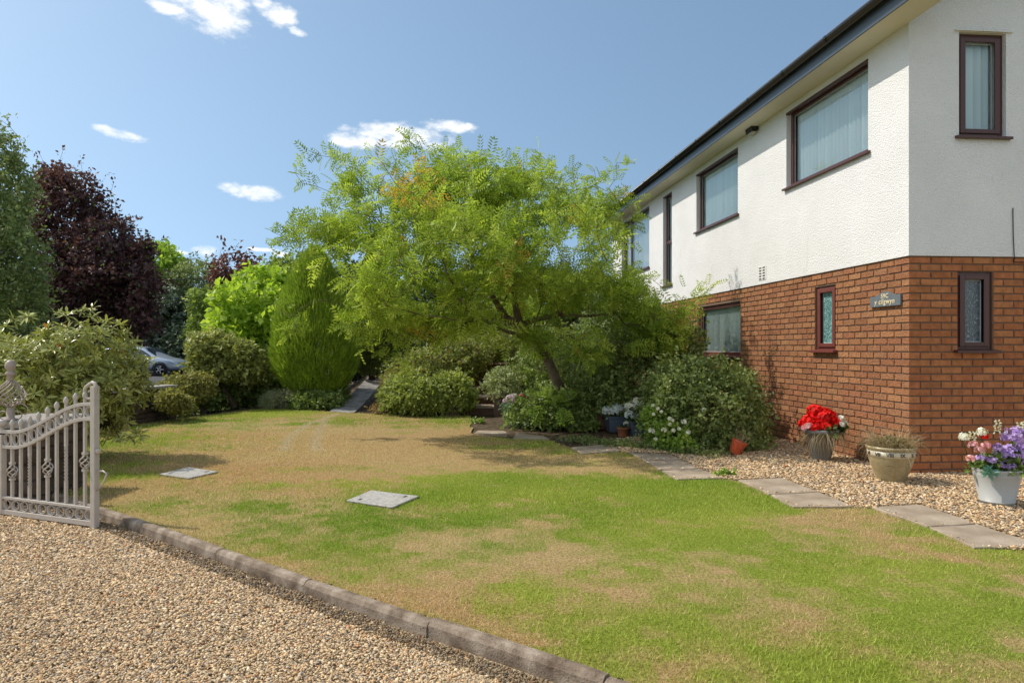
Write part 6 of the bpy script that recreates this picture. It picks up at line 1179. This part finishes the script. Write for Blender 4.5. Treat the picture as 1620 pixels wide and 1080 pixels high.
    S('holm_oak', [(790, 490, 20.5, 60, 52, 1.2), (850, 480, 21, 60, 54, 1.2), (910, 495, 21, 50, 44, 1.0), (760, 460, 21, 50, 44, 1.0), (960, 500, 20, 50, 36, .9)], 4600, 5, 0.132, 0.299, leafmat('holm_oak_leaf', (00.046, 00.082, 00.026), (00.109, 00.173, 00.051), (00.237, 00.309, 00.109), transl=.25), 'broad mid green tree mass behind the leaning tree', 'tree', 71, trunk=tk(850, 21, 3), limbs=40, gz=1.0, trunk_r=.15, part='crown')
    # far-off wood that closes the horizon
    r = np.random.default_rng(99); n = 15000; x = r.uniform(-95, 55, n); y = 62 + r.uniform(-4, 10, n); hgt = 5.5 + 2.2 * noise3(np.stack([x, 0 * x, 0 * x], 1), .12, 5) + 1.2 * noise3(np.stack([x, 0 * x, 0 * x], 1), .6, 6); P = np.stack([x, y, hgt * np.sqrt(r.random(n))], 1)
    v, f, rr = sprays(P, np.tile([0, -1., .5], (n, 1)), .9, 5, .42, r); struct(mesh('far_woodland', v, f, md, rnd=rr), 'stuff', 'far-off green woodland closing the view')
build_background()
def small_bits():
    r = np.random.default_rng(77); w1 = leafmat('weed_leaf', (00.073, 00.164, 00.036), (00.164, 00.328, 00.055), (00.328, 00.546, 00.109), transl=.4)
    for px, py, q, lab in ((1148, 752, .10, 'small weed tuft growing between the paving slabs'), (755, 668, .16, 'yellow-green tuft beside the foot of the brick steps'), (985, 706, .10, 'seedling below the blue flower pots'), (1450, 735, .0, '')):
        if not q: continue
        c = G(px, py); o = empty('weed_tuft', c); tag(o, lab, 'weed'); tuft('foliage', (0, 0, .0), q, 34, .05, w1, o, r, squash=.5, k=4, L=.06)
    # edging plants that creep over the slabs
    C = []; lv = leafmat('creeping_leaf', (00.064, 00.109, 00.036), (00.146, 00.218, 00.064), (00.309, 00.364, 00.146))
    n = 1500; t = r.random(n); a = np.array([W(870, 0, 1)[0] * 0 + G(905, 697)[0], G(905, 697)[1]]); b = G(1130, 722)[:2]; p = a + (b - a) * t[:, None] + r.normal(size=(n, 2)) * .12; P = np.stack([p[:, 0], p[:, 1], r.random(n) * .07], 1); P = P[noise3(P, 5, 3) > -.1]
    v, f, rr = sprays(P, np.tile([0, 0, 1.], (len(P), 1)), .05, 4, .03, r, upb=.3); o = mesh('creeping_plants', v, f, lv, rnd=rr); struct(o, 'stuff', 'creeping ground plants at the edge of the paving')
    # dead leaves scattered
    n = 420; x = np.concatenate([r.uniform(-4.2, .5, 140), r.uniform(.6, 3.2, 280)]); y = np.concatenate([r.uniform(2.6, 5.2, 140), r.uniform(7.8, 11.5, 280)]); P = np.stack([x, y, np.where(x < .5, -.085, .016)], 1); k = inpoly(x, y, bed_poly) | ~inpoly(x, y, lawn_poly); 
    kd = np.min([np.linalg.norm(P[:, :2] - kk, axis=1) for kk in kerb_in], axis=0); k &= (x > .5) | (kd < .55); k &= ~((x < .5) & (y > 2) & inpoly(x, y, lawn_poly)); P = P[k]; a = r.uniform(0, 6.28, len(P)); ax = np.stack([np.cos(a), np.sin(a), .15 + 0 * a], 1)
    v, f, rr = stamp(T_LEAF, P, nrm(ax), .035, r, .95); o = mesh('fallen_leaves', v, f, leafmat('fallen_leaf', (00.291, 00.127, 00.055), (00.510, 00.237, 00.091), (00.620, 00.400, 00.200)), rnd=rr); struct(o, 'stuff', 'dry brown fallen leaves')
small_bits()
